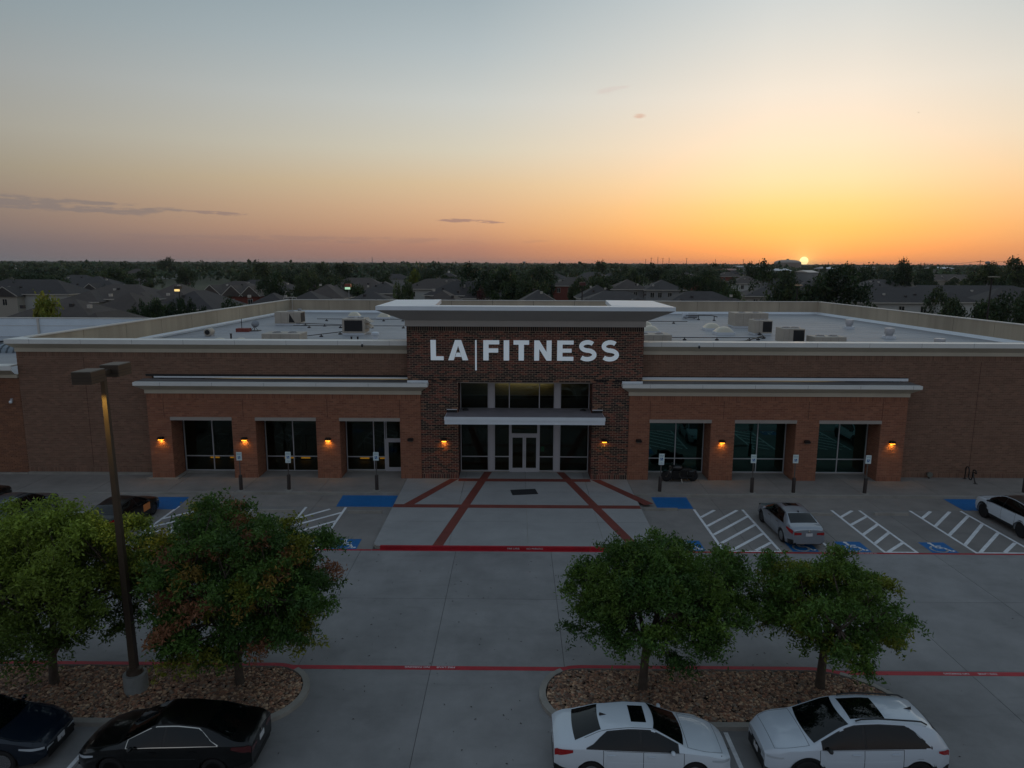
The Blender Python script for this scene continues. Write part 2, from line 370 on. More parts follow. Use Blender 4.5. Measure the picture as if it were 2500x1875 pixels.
for xa, xb in ((-6.6, -3.1), (-3.1, 0.55), (0.55, 4.1), (4.1, 6.65)):
    for ya, yb in ((30.9, 34.1), (34.1, 38.9), (38.9, 42.85)):
        pl = [(max(p[0], xa + .01) if p[0] < (xa + xb) / 2 else min(p[0], xb - .01), max(p[1], ya + .01) if p[1] < (ya + yb) / 2 else yb - .01) for p in ((xa, ya), (xb, ya), (xb, yb), (xa, yb))]
        if ya == 30.9 and (xa == -6.6 or xb == 6.65):
            if xa == -6.6: pl = [(xa + .01, ya + .35), (xa + .12, ya + .12), (xa + .35, ya + .01)] + pl[1:]
            else: pl = [pl[0], (xb - .35, ya + .01), (xb - .12, ya + .12), (xb - .01, ya + .35)] + pl[2:]
        ob('slab', MB().prism(pl, 0.10, 0.15), M_PLAZA, plaza)
BZ = [0.154]
def band(pts):
    BZ[0] += 0.0012
    ob('band', MB().prism(pts, 0.146, BZ[0]), M_BAND, plaza)
band([(-6.58, 36.12), (6.63, 36.12), (6.63, 36.62), (-6.58, 36.62)])
band([(-3.47, 40.78), (4.43, 40.78), (4.43, 41.3), (-3.47, 41.3)])
for s_, cx0 in ((-1, 0.48), (1, 0.48)):
    top, bot = (1.75, 42.8), (4.1, 30.95); hw = 0.245
    if s_ < 0: band([(-1.99, 42.8), (-3.85, 30.98), (-3.37, 30.98), (-1.51, 42.8)])
    else: band([(2.47, 42.8), (2.95, 42.8), (5.72, 30.98), (5.24, 30.98)])
band([(-4.0, 41.2), (-6.05, 36.64), (-5.5, 36.64), (-3.49, 41.2)])
band([(4.47, 41.2), (5.03, 41.2), (7.42, 36.95), (6.92, 36.72), (6.62, 37.3)])
fm = thing('door_mat', (0.44, 38.8, 0.155), 'black rectangular floor mat lying askew on the plaza before the glass doors', 'mat', rot=R(9))
ob('mat_sheet', MB().bev(-0.73, 0.73, -0.46, 0.46, 0, 0.014, 0.006), mat('mat_rubber', (26, 27, 29), 0.9), fm)
# red kerb along the plaza front, with stencilled words
rk = thing('plaza_kerb', (0, 0, 0), None, None, kind='structure')
ob('red_face', MB().box(-6.25, 6.3, 30.868, 30.9, -0.01, 0.146), M_RED, rk)
ob('red_top', MB().box(-6.25, 6.3, 30.87, 31.0, 0.147, 0.1535), M_RED, rk)
ob('gutter_line', MB().box(-6.6, 6.65, 30.70, 30.866, -0.01, 0.004), M_RED, rk)
def words(txt, size, loc, rot, parent, name='lettering'):
    me = text_mesh(txt, size); me.materials.append(M_WHITE); return ob(name, me, parent=parent, loc=loc, rot=rot)
words('FIRE LANE', 0.125, (-0.12, 30.862, 0.07), (math.pi / 2, 0, 0), rk); words('NO PARKING', 0.125, (0.86, 30.862, 0.07), (math.pi / 2, 0, 0), rk)
for nm, xa, xb in (('fire_lane_line', -36, -6.62), ('fire_lane_line', 6.67, 36)):
    t = thing(nm, (0, 0, 0), None, None, kind='structure'); ob('red_stripe', MB().box(xa, xb, 30.70, 30.84, -0.01, 0.004), M_RED, t)
    if xa > 0:
        words('FIRE LANE', 0.13, (15.1, 30.77, 0.0075), 0, t); words('NO PARKING', 0.13, (16.05, 30.77, 0.0075), 0, t)
# red stripe on the near side of the lane
t = thing('fire_lane_line', (0, 0, 0), None, None, kind='structure')
ob('red_stripe', MB().box(-7.9, 2.4, 21.1, 21.32, -0.01, 0.004), M_RED, t); ob('red_stripe', MB().box(9.7, 36, 21.0, 21.22, -0.01, 0.004), M_RED, t)
words('FIRE LANE', 0.135, (-2.27, 21.25, 0.0075), math.pi, t); words('NO PARKING', 0.135, (-3.2, 21.25, 0.0075), math.pi, t)
words('FIRE LANE', 0.135, (15.2, 21.11, 0.0075), math.pi, t); words('NO PARKING', 0.135, (14.2, 21.11, 0.0075), math.pi, t)

# parking lines
def line(p, q, w, z=0.004, name='stripe', parent=None, m=None):
    p, q = Vector((*p, 0)), Vector((*q, 0)); d = (q - p).normalized(); nn = Vector((-d.y, d.x, 0)) * w / 2
    b = MB().prism([tuple((p - nn)[:2]), tuple((q - nn)[:2]), tuple((q + nn)[:2]), tuple((p + nn)[:2])], -0.008, z)
    return ob(name, b, m or M_WHITE, parent)
def hatch(xl, xr, rungs, label):
    t = thing('access_aisle_marking', (0, 0, 0), None, None, kind='structure'); W = 0.13
    line((xl, 30.98), (xl, 36.5), W, parent=t); line((xr, 30.98), (xr, 36.5), W, parent=t); line((xl - .06, 30.92), (xr + .06, 30.92), 0.1, parent=t)
    for i, (a, b_) in enumerate(rungs): line(a, b_, 0.16, 0.0052, parent=t)
hatch(9.53, 12.12, [((9.6, 35.31), (10.59, 36.4)), ((9.6, 34.06), (11.8, 36.4)), ((9.6, 32.9), (12.07, 35.49)), ((9.7, 31.88), (12.07, 34.3)), ((9.93, 31.01), (12.07, 33.11)), ((11.04, 31.03), (12.05, 31.97))], '')
hatch(16.88, 18.36, [((16.9, 35.45), (17.95, 36.45)), ((16.9, 34.33), (18.34, 35.62)), ((16.9, 33.03), (18.32, 34.45)), ((16.91, 31.9), (18.34, 33.36)), ((17.07, 30.95), (18.3, 32.04))], '')
hatch(21.06, 23.76, [((21.1, 35.39), (22.11, 36.42)), ((21.1, 34.23), (23.12, 36.4)), ((21.07, 33.02), (23.7, 35.76)), ((21.05, 31.76), (23.7, 34.6)), ((21.27, 30.95), (23.7, 33.4)), ((22.4, 30.97), (23.65, 32.12))], '')
hatch(-18.16, -16.85, [((-18.14, 34.58), (-16.85, 35.88)), ((-18.1, 33.45), (-16.85, 34.7)), ((-18.1, 32.35), (-16.85, 33.6)), ((-18.1, 31.25), (-16.85, 32.5))], '')
hatch(-11.3, -9.16, [((-11.25, 34.8), (-9.94, 36.2)), ((-11.25, 33.65), (-9.2, 35.68)), ((-11.25, 32.4), (-9.2, 34.44)), ((-11.25, 31.2), (-9.2, 33.3)), ((-10.4, 31.0), (-9.2, 32.15))], '')
ms = thing('stall_marking', (0, 0, 0), None, None, kind='structure')
for x in (-23.32, -26.0, -28.6, -14.1, 14.52, 26.6, 29.2): line((x, 31.0), (x, 36.3 if x > -20 else 35.5), 0.11, parent=ms)
ob('stripe', MB().box(-24.2, -20.6, 35.45, 35.52, -.008, .004), M_WHITE, ms)
cl = thing('row_centre_marking', (0, 0, 0), None, None, kind='structure'); line((5.92, 18.1), (5.92, 8.0), 0.12, parent=cl); line((-11.6, 18.1), (-11.6, 8.0), 0.12, parent=cl)
ob('stripe', MB().box(0.6, 5.8, 15.4, 15.52, -.008, .004), M_WHITE, cl); ob('stripe', MB().box(6.05, 11.2, 15.4, 15.52, -.008, .004), M_WHITE, cl)
# blue kerb ramps
for i, pl in enumerate((((7.6, 36.6), (9.53, 36.6), (9.57, 38.48), (7.6, 38.48)), ((24.0, 36.6), (26.3, 36.6), (26.3, 38.48), (24.0, 38.48)), ((-9.72, 36.6), (-6.65, 36.6), (-6.69, 38.48), (-9.8, 38.48)), ((-20.0, 36.0), (-18.15, 36.0), (-18.3, 38.0), (-20.0, 38.0)))):
    ob('ramp_marking', MB().prism(pl, -0.008, 0.0048), M_BLUE, kind='structure')
# wheelchair symbols
def isa(parent, sc=1.0, z=0.0):
    b = MB()
    def thick(pts, w):
        for p, q in zip(pts[:-1], pts[1:]):
            p, q = Vector((*p, 0)), Vector((*q, 0)); d = (q - p).normalized(); nn = Vector((-d.y, d.x, 0)) * w / 2; e = d * w * 0.2
            b.add([tuple(p - nn - e), tuple(q - nn + e), tuple(q + nn + e), tuple(p + nn - e)], [(0, 1, 2, 3)])
    arc = [(-0.06 + 0.27 * math.cos(a), -0.14 + 0.27 * math.sin(a)) for a in np.linspace(R(125), R(352), 22)]
    thick(arc, 0.075)
    hd = [(-0.10 + 0.075 * math.cos(a), 0.40 + 0.075 * math.sin(a), 0) for a in np.linspace(0, 2 * math.pi, 13)[:-1]]; b.add(hd, [tuple(range(12))])
    thick([(-0.09, 0.30), (-0.05, -0.04)], 0.1); thick([(-0.06, -0.03), (0.17, -0.03), (0.30, -0.33), (0.40, -0.29)], 0.085); thick([(-0.07, 0.14), (0.16, 0.14)], 0.065)
    b.v = [(x * sc, y * sc, z) for x, y, _ in b.v]
    return b
for i, (x, y) in enumerate(((15.7, 31.53), (19.66, 31.5), (13.3, 31.53), (-7.95, 31.45), (8.1, 31.53), (-12.6, 31.5))):
    t = thing('accessible_symbol', (x, y, 0), None, None, kind='structure')
    ob('blue_square', MB().box(-0.6, 0.6, -0.61, 0.61, -.008, .0046), M_BLUE, t)
    o = ob('wheelchair_figure', isa(t, 1.28, 0.0085), M_WHITE, t); o.location = (0, -0.02, 0)
# wheel stops
WS = MB(); WS.add([(-.9, -.075, 0), (.9, -.075, 0), (.9, .075, 0), (-.9, .075, 0), (-.88, -.05, .14), (.88, -.05, .14), (.88, .05, .14), (-.88, .05, .14)], [(0, 3, 2, 1), (4, 5, 6, 7), (0, 1, 5, 4), (1, 2, 6, 5), (2, 3, 7, 6), (3, 0, 4, 7)])
wsm = WS.mesh('wheel_stop', M_KERB)
for x, y, lb in ((-7.95, 35.6, 'low concrete wheel stop in the empty bay left of the plaza'), (7.72, 36.3, 'low concrete wheel stop right of the plaza, in front of the blue ramp'), (15.7, 35.7, 'concrete wheel stop in the empty bay beside the silver sedan'), (19.7, 35.8, 'concrete wheel stop in the empty bay between the two striped aisles on the right'), (-12.6, 35.7, 'concrete wheel stop in the bay behind the reddish tree')):
    ob('wheel_stop', wsm, loc=(x, y, 0.001), label=lb, cat='wheel stop', group='concrete wheel stops in the accessible bays')

# planted islands: kerb ring, river stones
def ring_pts(kind, inset):
    pts = []
    if kind == 'R':
        a0, yT, yB = 2.05, 21.22 - inset, 18.16 + inset; ym = (yT + yB) / 2; rl = 1.33 - inset; n = 14
        for a in np.linspace(R(90), R(270), n): pts.append((2.05 + rl * math.cos(a), ym + (yT - ym) * math.sin(a)))
        for a in np.linspace(R(-90), R(90), 22):
            c_, s_ = math.cos(a), math.sin(a); pts.append((9.3 + (2.25 - inset) * abs(c_) ** 0.9 - 0.5 * s_ * (abs(c_)), ym + (yT - ym) * s_))
    else:
        yT, yB = 21.22 - inset, 18.12 + inset; ym = (yT + yB) / 2
        pts = [(-7.75 + (1.44 - inset) * math.cos(a), ym + (yT - ym) * math.sin(a)) for a in np.linspace(R(-90), R(90), 18)] + [(-36 + inset, yT), (-36 + inset, yB)]
    return pts
M_SOIL = mat('island_soil', (44, 36, 30), 0.95)
STT = np.array([s2l(c_) for c_ in ((172, 140, 112), (146, 112, 90), (192, 164, 136), (122, 98, 82), (158, 116, 92), (138, 126, 112), (104, 80, 68))])
def inside(p, poly):
    x, y = p; r_ = False; j = len(poly) - 1
    for i in range(len(poly)):
        if (poly[i][1] > y) != (poly[j][1] > y) and x < (poly[j][0] - poly[i][0]) * (y - poly[i][1]) / (poly[j][1] - poly[i][1]) + poly[i][0]: r_ = not r_
        j = i
    return r_
M_STONE = mat('river_stone', (255, 250, 245), 0.75, attr='tint')
for kind, nst, x0, x1 in (('R', 11500, 0.7, 12.2), ('L', 15500, -20.5, -6.2)):
    t = thing('planted_island', (0, 0, 0), None, None, kind='structure')
    A_, B_ = ring_pts(kind, 0.0), ring_pts(kind, 0.2); n = len(A_); b = MB()
    vs = [(x, y, -0.02) for x, y in A_] + [(x, y, 0.13) for x, y in A_] + [(x, y, 0.145) for x, y in B_] + [(x, y, 0.0) for x, y in B_]
    fs = [(k * n + i, k * n + (i + 1) % n, (k + 1) * n + (i + 1) % n, (k + 1) * n + i) for k in range(3) for i in range(n)]
    b.add(vs, fs); ob('kerb', b, M_KERB, t)
    sb = MB().prism(B_, 0.0, 0.06); ob('soil', sb, M_SOIL, t)
    xa, xb = (2.3, 9.2) if kind == 'R' else (-35, -7.9)
    rt, rf = MB(), MB()
    for i in range(n):
        j = (i + 1) % n
        if min(A_[i][1], A_[j][1]) < 20.92: continue
        (ax, ay), (bx, by), (cx_, cy_), (dx, dy) = A_[i], A_[j], B_[j], B_[i]
        rt.quad((ax, ay, .1345), (dx, dy, .1495), (cx_, cy_, .1495), (bx, by, .1345)); rf.quad((ax, ay + .004, -.01), (ax, ay + .004, .1345), (bx, by + .004, .1345), (bx, by + .004, -.01))
    ob('red_kerb_top', rt, M_RED, t); ob('red_kerb_face', rf, M_RED, t)
    base = np.array([(1, 0, 0), (-1, 0, 0), (0, 1, 0), (0, -1, 0), (0, 0, 1), (0, 0, -1), (.6, .6, .5), (-.6, .6, .5), (-.6, -.6, .5), (.6, -.6, .5)], float)
    tri = [(4, 0, 6), (6, 2, 4), (4, 2, 7), (7, 1, 4), (4, 1, 8), (8, 3, 4), (4, 3, 9), (9, 0, 4), (0, 5, 2), (2, 6, 0), (2, 5, 1), (1, 7, 2), (1, 5, 3), (3, 8, 1), (3, 5, 0), (0, 9, 3)]
    V, Fc, T = [], [], []; k = 0
    poly = ring_pts(kind, 0.25)
    while k < nst:
        x = rng.uniform(x0, x1); y = rng.uniform(18.2, 21.2)
        if not inside((x, y), poly): continue
        r_ = rng.uniform(0.03, 0.066) * (1.35 if rng.random() < 0.08 else 1); an = rng.uniform(0, 6.28); ca, sa = math.cos(an), math.sin(an)
        P = base * np.array([r_ * rng.uniform(.8, 1.4), r_ * rng.uniform(.7, 1.1), r_ * rng.uniform(.5, .8)]) * rng.uniform(.85, 1.15, (10, 1))
        P = np.stack([P[:, 0] * ca - P[:, 1] * sa + x, P[:, 0] * sa + P[:, 1] * ca + y, P[:, 2] + 0.075 + rng.uniform(0, .045)], 1)
        o_ = len(V); V.extend(P.tolist()); Fc.extend([(a + o_, b2 + o_, c2 + o_) for a, b2, c2 in tri]); T.extend([STT[rng.integers(7)] * rng.uniform(.65, 1.2)] * 16); k += 1
    me = bpy.data.meshes.new('gravel'); me.from_pydata(V, [], Fc); me.materials.append(M_STONE); tintmesh(me, np.array(T)); ob('gravel', me, parent=t, kind='stuff')
# fallen leaves on the lane
b = MB()
for k in range(380):
    x = rng.uniform(-9, 9) if k < 300 else rng.uniform(-26, 26); y = rng.uniform(14, 30.5)
    if 18.3 < y < 21.3 and (x > 0.5 and x < 13 or x < -6): continue
    a = rng.uniform(0, 6.28); l = rng.uniform(.018, .045); w_ = l * .45; ca, sa = math.cos(a), math.sin(a)
    b.add([(x - l * ca, y - l * sa, .006), (x + w_ * sa, y - w_ * ca, .02), (x + l * ca, y + l * sa, .008), (x - w_ * sa, y + w_ * ca, .022)], [(0, 1, 2, 3)])
ob('fallen_leaves', b, mat('dry_leaf', (52, 44, 34), 0.9), kind='stuff')
# ---------------------------------------------------------------- the gym building
YF, YT, YM, YG = 41.25, 41.28, 42.06, 42.8
gym = thing('gym_building', (0, 0, 0), 'long low brick gym with a dark brick entrance tower carrying big silver letters', 'building')
M_EIFS = mat('cornice_beige', (186, 178, 160), 0.85, var=0.08, scale=0.8)
M_FASC = mat('fascia_metal', (216, 218, 214), 0.45, var=0.06, scale=0.7)
M_WHITEM = mat('white_metal', (220, 228, 234), 0.4, var=0.05, scale=0.8)
M_ROOF = mat('roof_membrane', (154, 155, 158), 0.6, stain=.2, var=0.16, scale=0.35, stretch=(0.25, 1.6, 1), detail=6)
M_PREC = mat('precast_panel', (174, 162, 142), 0.9, var=0.24, scale=0.5, stretch=(1.0, 1.0, 0.10), detail=8)
M_CAP = mat('parapet_cap', (196, 192, 184), 0.6, var=0.1, scale=0.6)
M_DARKROOF = mat('ponded_roof', (122, 118, 116), 0.7, var=0.6, scale=0.8, stretch=(0.35, 1.6, 1))
M_BLACK = mat('black_flashing', (18, 18, 20), 0.6)
M_ALU = mat('aluminium_frame', (186, 186, 190), 0.4, metal=0.25)
M_LINT = mat('lintel_stone', (158, 150, 142), 0.85, var=0.1, scale=1.5)
M_GL = glassmat('window_glass', (0.66, 0.68, 0.56), .75, 0.0)
M_GR = glassmat('window_glass_green', (0.10, 0.20, 0.17), 1.5, 0.06, (.45, .95, .85))
M_BRICK = mat('brick', (255, 255, 255), 0.88, attr='tint')
M_MOR_D = mat('mortar_tan', (182, 162, 136), 0.95, var=0.1, scale=2)
M_MOR_R = mat('mortar_red', (158, 124, 102), 0.95, var=0.12, scale=1)
M_MOR_B = mat('mortar_brown', (150, 128, 110), 0.95, var=0.12, scale=1)
pal = lambda *c_: np.array([s2l(x) for x in c_])
PAL = {'wing': pal((140, 92, 69), (136, 88, 67), (146, 98, 75), (130, 84, 65), (138, 92, 71)),
       'main': pal((120, 90, 74), (114, 86, 70), (126, 95, 78), (110, 82, 67), (118, 91, 75)),
       'tower': pal((108, 62, 52), (96, 54, 47), (74, 48, 44), (120, 68, 56), (50, 39, 38), (90, 54, 48)),
       'black': pal((36, 28, 28), (30, 25, 26), (44, 32, 30), (60, 38, 34)),
       'annex': pal((124, 84, 62), (116, 78, 58), (130, 90, 66), (112, 76, 58))}
BV, BF, BT = [], [], []; TOWER_BRICKS = []
def brick(o, u, nrm_, L_, H_, col, rec=None, dep=0.012):
    """o lower-left corner of the brick's outer face, u run direction, nrm_ outward normal"""
    o = np.array(o, float); u = np.array(u, float); nn = np.array(nrm_, float); k = len(BV); e = rng.uniform(-.0025, .0025)
    a = o + nn * e; up = np.array((0, 0, H_)); uu = u * L_; bk = -nn * dep
    BV.extend([a, a + uu, a + uu + up, a + up, a + bk, a + uu + bk, a + uu + up + bk, a + up + bk])
    BF.extend([(k, k + 1, k + 2, k + 3), (k + 1, k + 5, k + 6, k + 2), (k + 4, k, k + 3, k + 7), (k + 3, k + 2, k + 6, k + 7), (k + 4, k + 5, k + 1, k)]); BT.extend([col] * 5)
JT = 0.017; LB, HB = 0.296, 0.091; CO = HB + JT
def brickwall(o, u, nn, W, z0, z1, palette, holes=(), soldier_top=False, soldier_bot=False, bands=(), keep=None):
    """running bond on a plane starting at o (x,y), along u, width W; holes in wall coords (a,b,za,zb)"""
    P = PAL[palette]; u3 = (u[0], u[1], 0); n3 = (nn[0], nn[1], 0)
    def spans(za, zb):
        iv = [(0.0, W)]
        for a, b_, ha, hb in holes:
            if hb <= za + .02 or ha >= zb - .02: continue
            nv = []
            for p, q in iv:
                if a > p: nv.append((p, min(q, a)))
                if b_ < q: nv.append((max(p, b_), q))
            iv = [(p, q) for p, q in nv if q - p > .02]
        return iv
    zlo, zhi = z0, z1
    def sold(za, zb, pl):
        for p, q in spans(za, zb):
            x = p + JT / 2
            while x < q - .02:
                w_ = min(HB, q - JT / 2 - x)
                brick((o[0] + u[0] * x, o[1] + u[1] * x, za + JT / 2), u3, n3, w_, zb - za - JT, pl[rng.integers(len(pl))] * rng.uniform(.9, 1.1)); x += CO
    if soldier_bot: sold(zlo, zlo + .3, P); zlo += .3
    if soldier_top: sold(zhi - .3, zhi, PAL['black'] if palette == 'tower' else P); zhi -= .3
    nc = max(1, round((zhi - zlo) / CO)); ch = (zhi - zlo) / nc
    for c_ in range(nc):
        za = zlo + c_ * ch; off = 0.0 if c_ % 2 else (LB + JT) / 2; pl = P; inb = None
        for b0, b1 in bands:
            if b0 <= za + ch / 2 <= b1: inb = 1
        if inb: pl = PAL['black']
        for p, q in spans(za, za + ch):
            x = math.floor((p - off) / (LB + JT)) * (LB + JT) + off
            while x < q:
                a = max(x + JT / 2, p + (JT / 2 if p > 0 else 0)); b_ = min(x + LB + JT / 2, q - (JT / 2 if q < W else 0)); x += LB + JT
                if b_ - a < .03: continue
                dark = palette == 'tower' and inb is None and rng.random() < .2
                cc = (PAL['black'] if dark else pl); col = cc[rng.integers(len(cc))] * rng.uniform(.88, 1.1)
                if inb and rng.random() < .22: col = s2l((122, 84, 66))
                oo = (o[0] + u[0] * a, o[1] + u[1] * a, za + JT / 2)
                if keep is not None and b_ - a > LB * .98: keep.append((oo, b_ - a, ch - JT, np.array(col))); continue
                brick(oo, u3, n3, b_ - a, ch - JT, col)
BK = 0.010
def wallbox(name, x0, x1, y0, y1, z0, z1, m): return ob(name, MB().box(x0, x1, y0, y1, z0, z1), m, gym)

# ---- main long wall (brick from the plinth to the cornice)
mw = MB(); mw.box(-30.03, -21.98, YM + BK, YM + .35, .2, 7.64); mw.box(-21.98, 23.05, YM + BK, YM + .35, 6.2, 7.64); mw.box(23.05, 39.4, YM + BK, YM + .35, .15, 7.64)
ob('wall', mw, M_MOR_B, gym)
brickwall((-30.03, YM), (1, 0), (0, -1), 8.05, .2, 7.64, 'main', soldier_top=True, soldier_bot=True)
brickwall((-21.98, YM), (1, 0), (0, -1), 15.5, 6.3, 7.64, 'main', soldier_top=True)
brickwall((7.4, YM), (1, 0), (0, -1), 15.65, 6.3, 7.64, 'main', soldier_top=True)
brickwall((23.05, YM), (1, 0), (0, -1), 11.0, .15, 7.64, 'main', soldier_top=True, soldier_bot=True)
ob('wall', MB().box(-30.05, -29.7, YM + .36, 88, 0, 7.6), M_MOR_B, gym)
ob('plinth', MB().box(-30.05, -22.0, YM - .05, YM + .3, -.05, .2), M_KERB, gym)
# cornice: band, cove, fascia; mitred at the left end
def cornice(x0, x1, y, zb, h1, cove, zf0, zf1, out_, mats, miterL=True, miterR=True, deep=.4):
    """profile swept along X with returns; y wall plane, zb bottom"""
    prof = [(0.06, zb), (0.06, zb + h1), (out_, zf0), (out_, zf1), (-deep, zf1)]
    segs = [('cornice_band', 0, mats[0]), ('cornice_cove', 1, mats[0]), ('fascia', 2, mats[1]), ('coping', 3, mats[1])]
    for nm, i, m in segs:
        (d0, za), (d1, zb_) = prof[i], prof[i + 1]; b = MB()
        l0, l1 = (x0 - max(d0, 0.06), x0 - max(d1, 0.06)) if miterL else (x0, x0); r0, r1 = (x1 + max(d0, .06), x1 + max(d1, .06)) if miterR else (x1, x1)
        if i == 3: l0, l1, r0, r1 = (x0 - d0 if miterL else x0), (x0 + deep if miterL else x0), (x1 + d0 if miterR else x1), (x1 - deep if miterR else x1)
        b.quad((l0, y - d0, za), (r0, y - d0, za), (r1, y - d1, zb_), (l1, y - d1, zb_))
        ye = y + 1.2
        if miterL: b.quad((l0, ye + (0 if i < 3 else 0), za), (l0, y - d0, za), (l1, y - d1, zb_), (l1, ye, zb_))
        if miterR: b.quad((r0, y - d0, za), (r0, ye, za), (r1, ye, zb_), (r1, y - d1, zb_))
        if i == 0: b.quad((l0, y - d0, za), (l0, y, za), (r0, y, za), (r0, y - d0, za))
        o = ob(nm, b, m, gym)
    # fine joints in the metal fascia
    jm = MB().box(0, .012, y - out_ - .004, y - out_ + .02, zf0, zf1 + .004).mesh('fascia_joint', mat('joint_grey', (104, 108, 110), .7)); x = x0 + 1.1
    while x < x1: ob('fascia_joint', jm, parent=gym, loc=(x, 0, 0)); x += 3.05
cornice(-30.0, -6.47, YM, 7.64, .22, 0, 8.16, 8.42, .4, (M_EIFS, M_FASC), True, False)
cornice(7.4, 39.3, YM, 7.64, .22, 0, 8.16, 8.42, .4, (M_EIFS, M_FASC), False, True)
# ---- parapets (trapezoid plan measured from the photo) and roof
PL = [(-30.1, 42.3), (-28.2, 87.9)]; PR = [(40.2, 42.3), (37.2, 88.2)]
def parapet(a, b_, inn, n, zt=8.46):
    """precast wall seen from inside: panels with open joints, and a coping"""
    a, b_ = Vector((*a, 0)), Vector((*b_, 0)); d = (b_ - a); L_ = d.length; d.normalize(); nn = Vector((-d.y, d.x, 0))
    if nn.dot(Vector((*inn, 0))) < 0: nn = -nn
    for i in range(n):
        p, q = a + d * (L_ * i / n + .018), a + d * (L_ * (i + 1) / n - .018); m = MB(); p2, q2 = p + nn * .3, q + nn * .3
        m.prism([tuple(p[:2]), tuple(q[:2]), tuple(q2[:2]), tuple(p2[:2])], 5.2, zt - .08); ob('parapet_panel', m, M_PREC, gym)
    p, q = a - nn * .12, b_ - nn * .12; p2, q2 = a + nn * .36, b_ + nn * .36; m = MB(); m.prism([tuple(p[:2]), tuple(q[:2]), tuple(q2[:2]), tuple(p2[:2])], zt - .078, zt - .004); ob('coping', m, M_CAP, gym)
    p, q, p2, q2 = a + nn * .08, b_ + nn * .08, a + nn * .27, b_ + nn * .27; m = MB(); m.prism([tuple(p[:2]), tuple(q[:2]), tuple(q2[:2]), tuple(p2[:2])], 5.2, zt - .09); ob('joint_backing', m, M_BLACK, gym)
    p, q, p2, q2 = a + nn * .302, b_ + nn * .302, a + nn * .56, b_ + nn * .56; m = MB()      # cant strip at the foot
    m.add([(p.x, p.y, 7.16), (q.x, q.y, 7.16), (q2.x, q2.y, 6.905), (p2.x, p2.y, 6.905)], [(0, 1, 2, 3)]); ob('cant_strip', m, M_WHITEM, gym)
parapet((-30.1, 43.2), (-28.2, 87.9), (1, 0), 9); parapet((40.2, 43.2), (37.2, 88.2), (-1, 0), 9); parapet((-28.2, 87.9), (37.2, 88.2), (0, -1), 13)
ob('wall', MB().box(-30, -6.47, YM + .36, YM + .7, 6.2, 8.40), M_PREC, gym); ob('wall', MB().box(7.4, 39.3, YM + .36, YM + .7, 6.2, 8.40), M_PREC, gym)
b = MB(); b.add([(-30, YM + .7, 6.9), (39.9, YM + .7, 6.9), (37.1, 88.1, 6.9), (-28.1, 88, 6.9)], [(0, 1, 2, 3)]); b.add([(-30, YM + .7, 5.0), (39.9, YM + .7, 5.0), (37.1, 88.1, 5.0), (-28.1, 88, 5.0)], [(0, 3, 2, 1)]); ob('roof', b, M_ROOF, gym)
b = MB()
for k in range(18):
    y = 46 + k * 2.35; b.box(-29.2 + (y - 43) * .04, 39.4 - (y - 43) * .065, y, y + .05, 6.895, 6.9075)
ob('roof_seam', b, mat('seam', (176, 182, 190), .5), gym)
for s_ in (0,):
    rl = MB(); rl.tube([(-28.75, 87.8, 8.45), (-28.75, 87.8, 8.7), (-27.2, 87.8, 8.7), (-27.2, 87.8, 8.45)], .03, 6); rl.tube([(-27.6, 87.4, 6.9), (-27.6, 87.4, 8.7)], .035, 6); ob('hatch_rail', rl, M_CAP, gym)

# ---- wings
def wing(x0, x1, ops, side):
    zt = 5.30; wbm = MB(); xs = [x0] + [v for o_ in ops for v in o_[:2]] + [x1]
    for i in range(0, len(xs), 2): wbm.box(xs[i] + BK, xs[i + 1] - BK, YF + BK, YF + 1.35, .02, 3.67)
    wbm.box(x0 + BK, x1 - BK, YF + BK, YM - .01, 3.67, 5.9); ob('wall', wbm, M_MOR_R, gym)
    brickwall((x0, YF), (1, 0), (0, -1), x1 - x0, .15 if x0 > 0 else .12, zt, 'wing', holes=[(a - x0, b_ - x0, 0, 3.70) for a, b_ in ops], soldier_top=True, soldier_bot=True)
    brickwall((x1, YF), (0, 1), (1, 0), .8, .15, zt, 'wing'); brickwall((x0, YM), (0, -1), (-1, 0), .8, .1, zt, 'wing')
    for a, b_ in ops:
        brickwall((a, YF), (0, 1), (1, 0), 1.4, .12, 3.67, 'wing'); brickwall((b_, YG - .1), (0, -1), (-1, 0), 1.4, .12, 3.67, 'wing')
        ob('lintel', MB().box(a - .02, b_ + .02, YF - .03, YF + .5, 3.67, 3.87), M_LINT, gym)
        ob('soffit', MB().box(a, b_, YF + .5, YG + .05, 3.66, 3.74), M_LINT, gym)
        if x0 < 0 and a < -11: ob('sill', MB().box(a, b_, YG - .35, YG + .1, -.02, .13), M_KERB, gym)
    for i in range(0, len(xs), 2):
        if x0 < 0 and i < 4: ob('footing', MB().box(xs[i] - .28, xs[i + 1] + .28, YF - .22, YF + 1.3, -.05, .115), M_KERB, gym)
    cornice(x0, x1, YF, zt, .22, 0, 5.83, 6.03, .49, (M_EIFS, M_FASC), True, True, deep=0.02)
    rb = MB(); rb.add([(x0 - .47, YF - .47, 6.02), (x1 + .47, YF - .47, 6.02), (x1 + .47, YM - .02, 6.06), (x0 - .47, YM - .02, 6.06)], [(0, 1, 2, 3)])
    rb.add([(x0 - .47, YF + 1.2, 6.0), (x1 + .47, YF + 1.2, 6.0), (x1 + .47, YM, 5.83), (x0 - .47, YM, 5.83)], [(0, 1, 2, 3)]); ob('wing_roof', rb, M_DARKROOF, gym)
    fx0, fx1 = (x0 + .15, -6.5) if side < 0 else (7.42, x1 + .3)
    ob('flashing', MB().box(fx0, fx1, YM - .055, YM - .003, 6.115, 6.20 if side < 0 else 6.28), M_WHITEM, gym)
    ob('flashing', MB().box(fx0 - (.5 if side < 0 else 0), fx1, YM - .03, YM - .003, 6.203 if side < 0 else 6.283, 6.33), M_BLACK, gym)
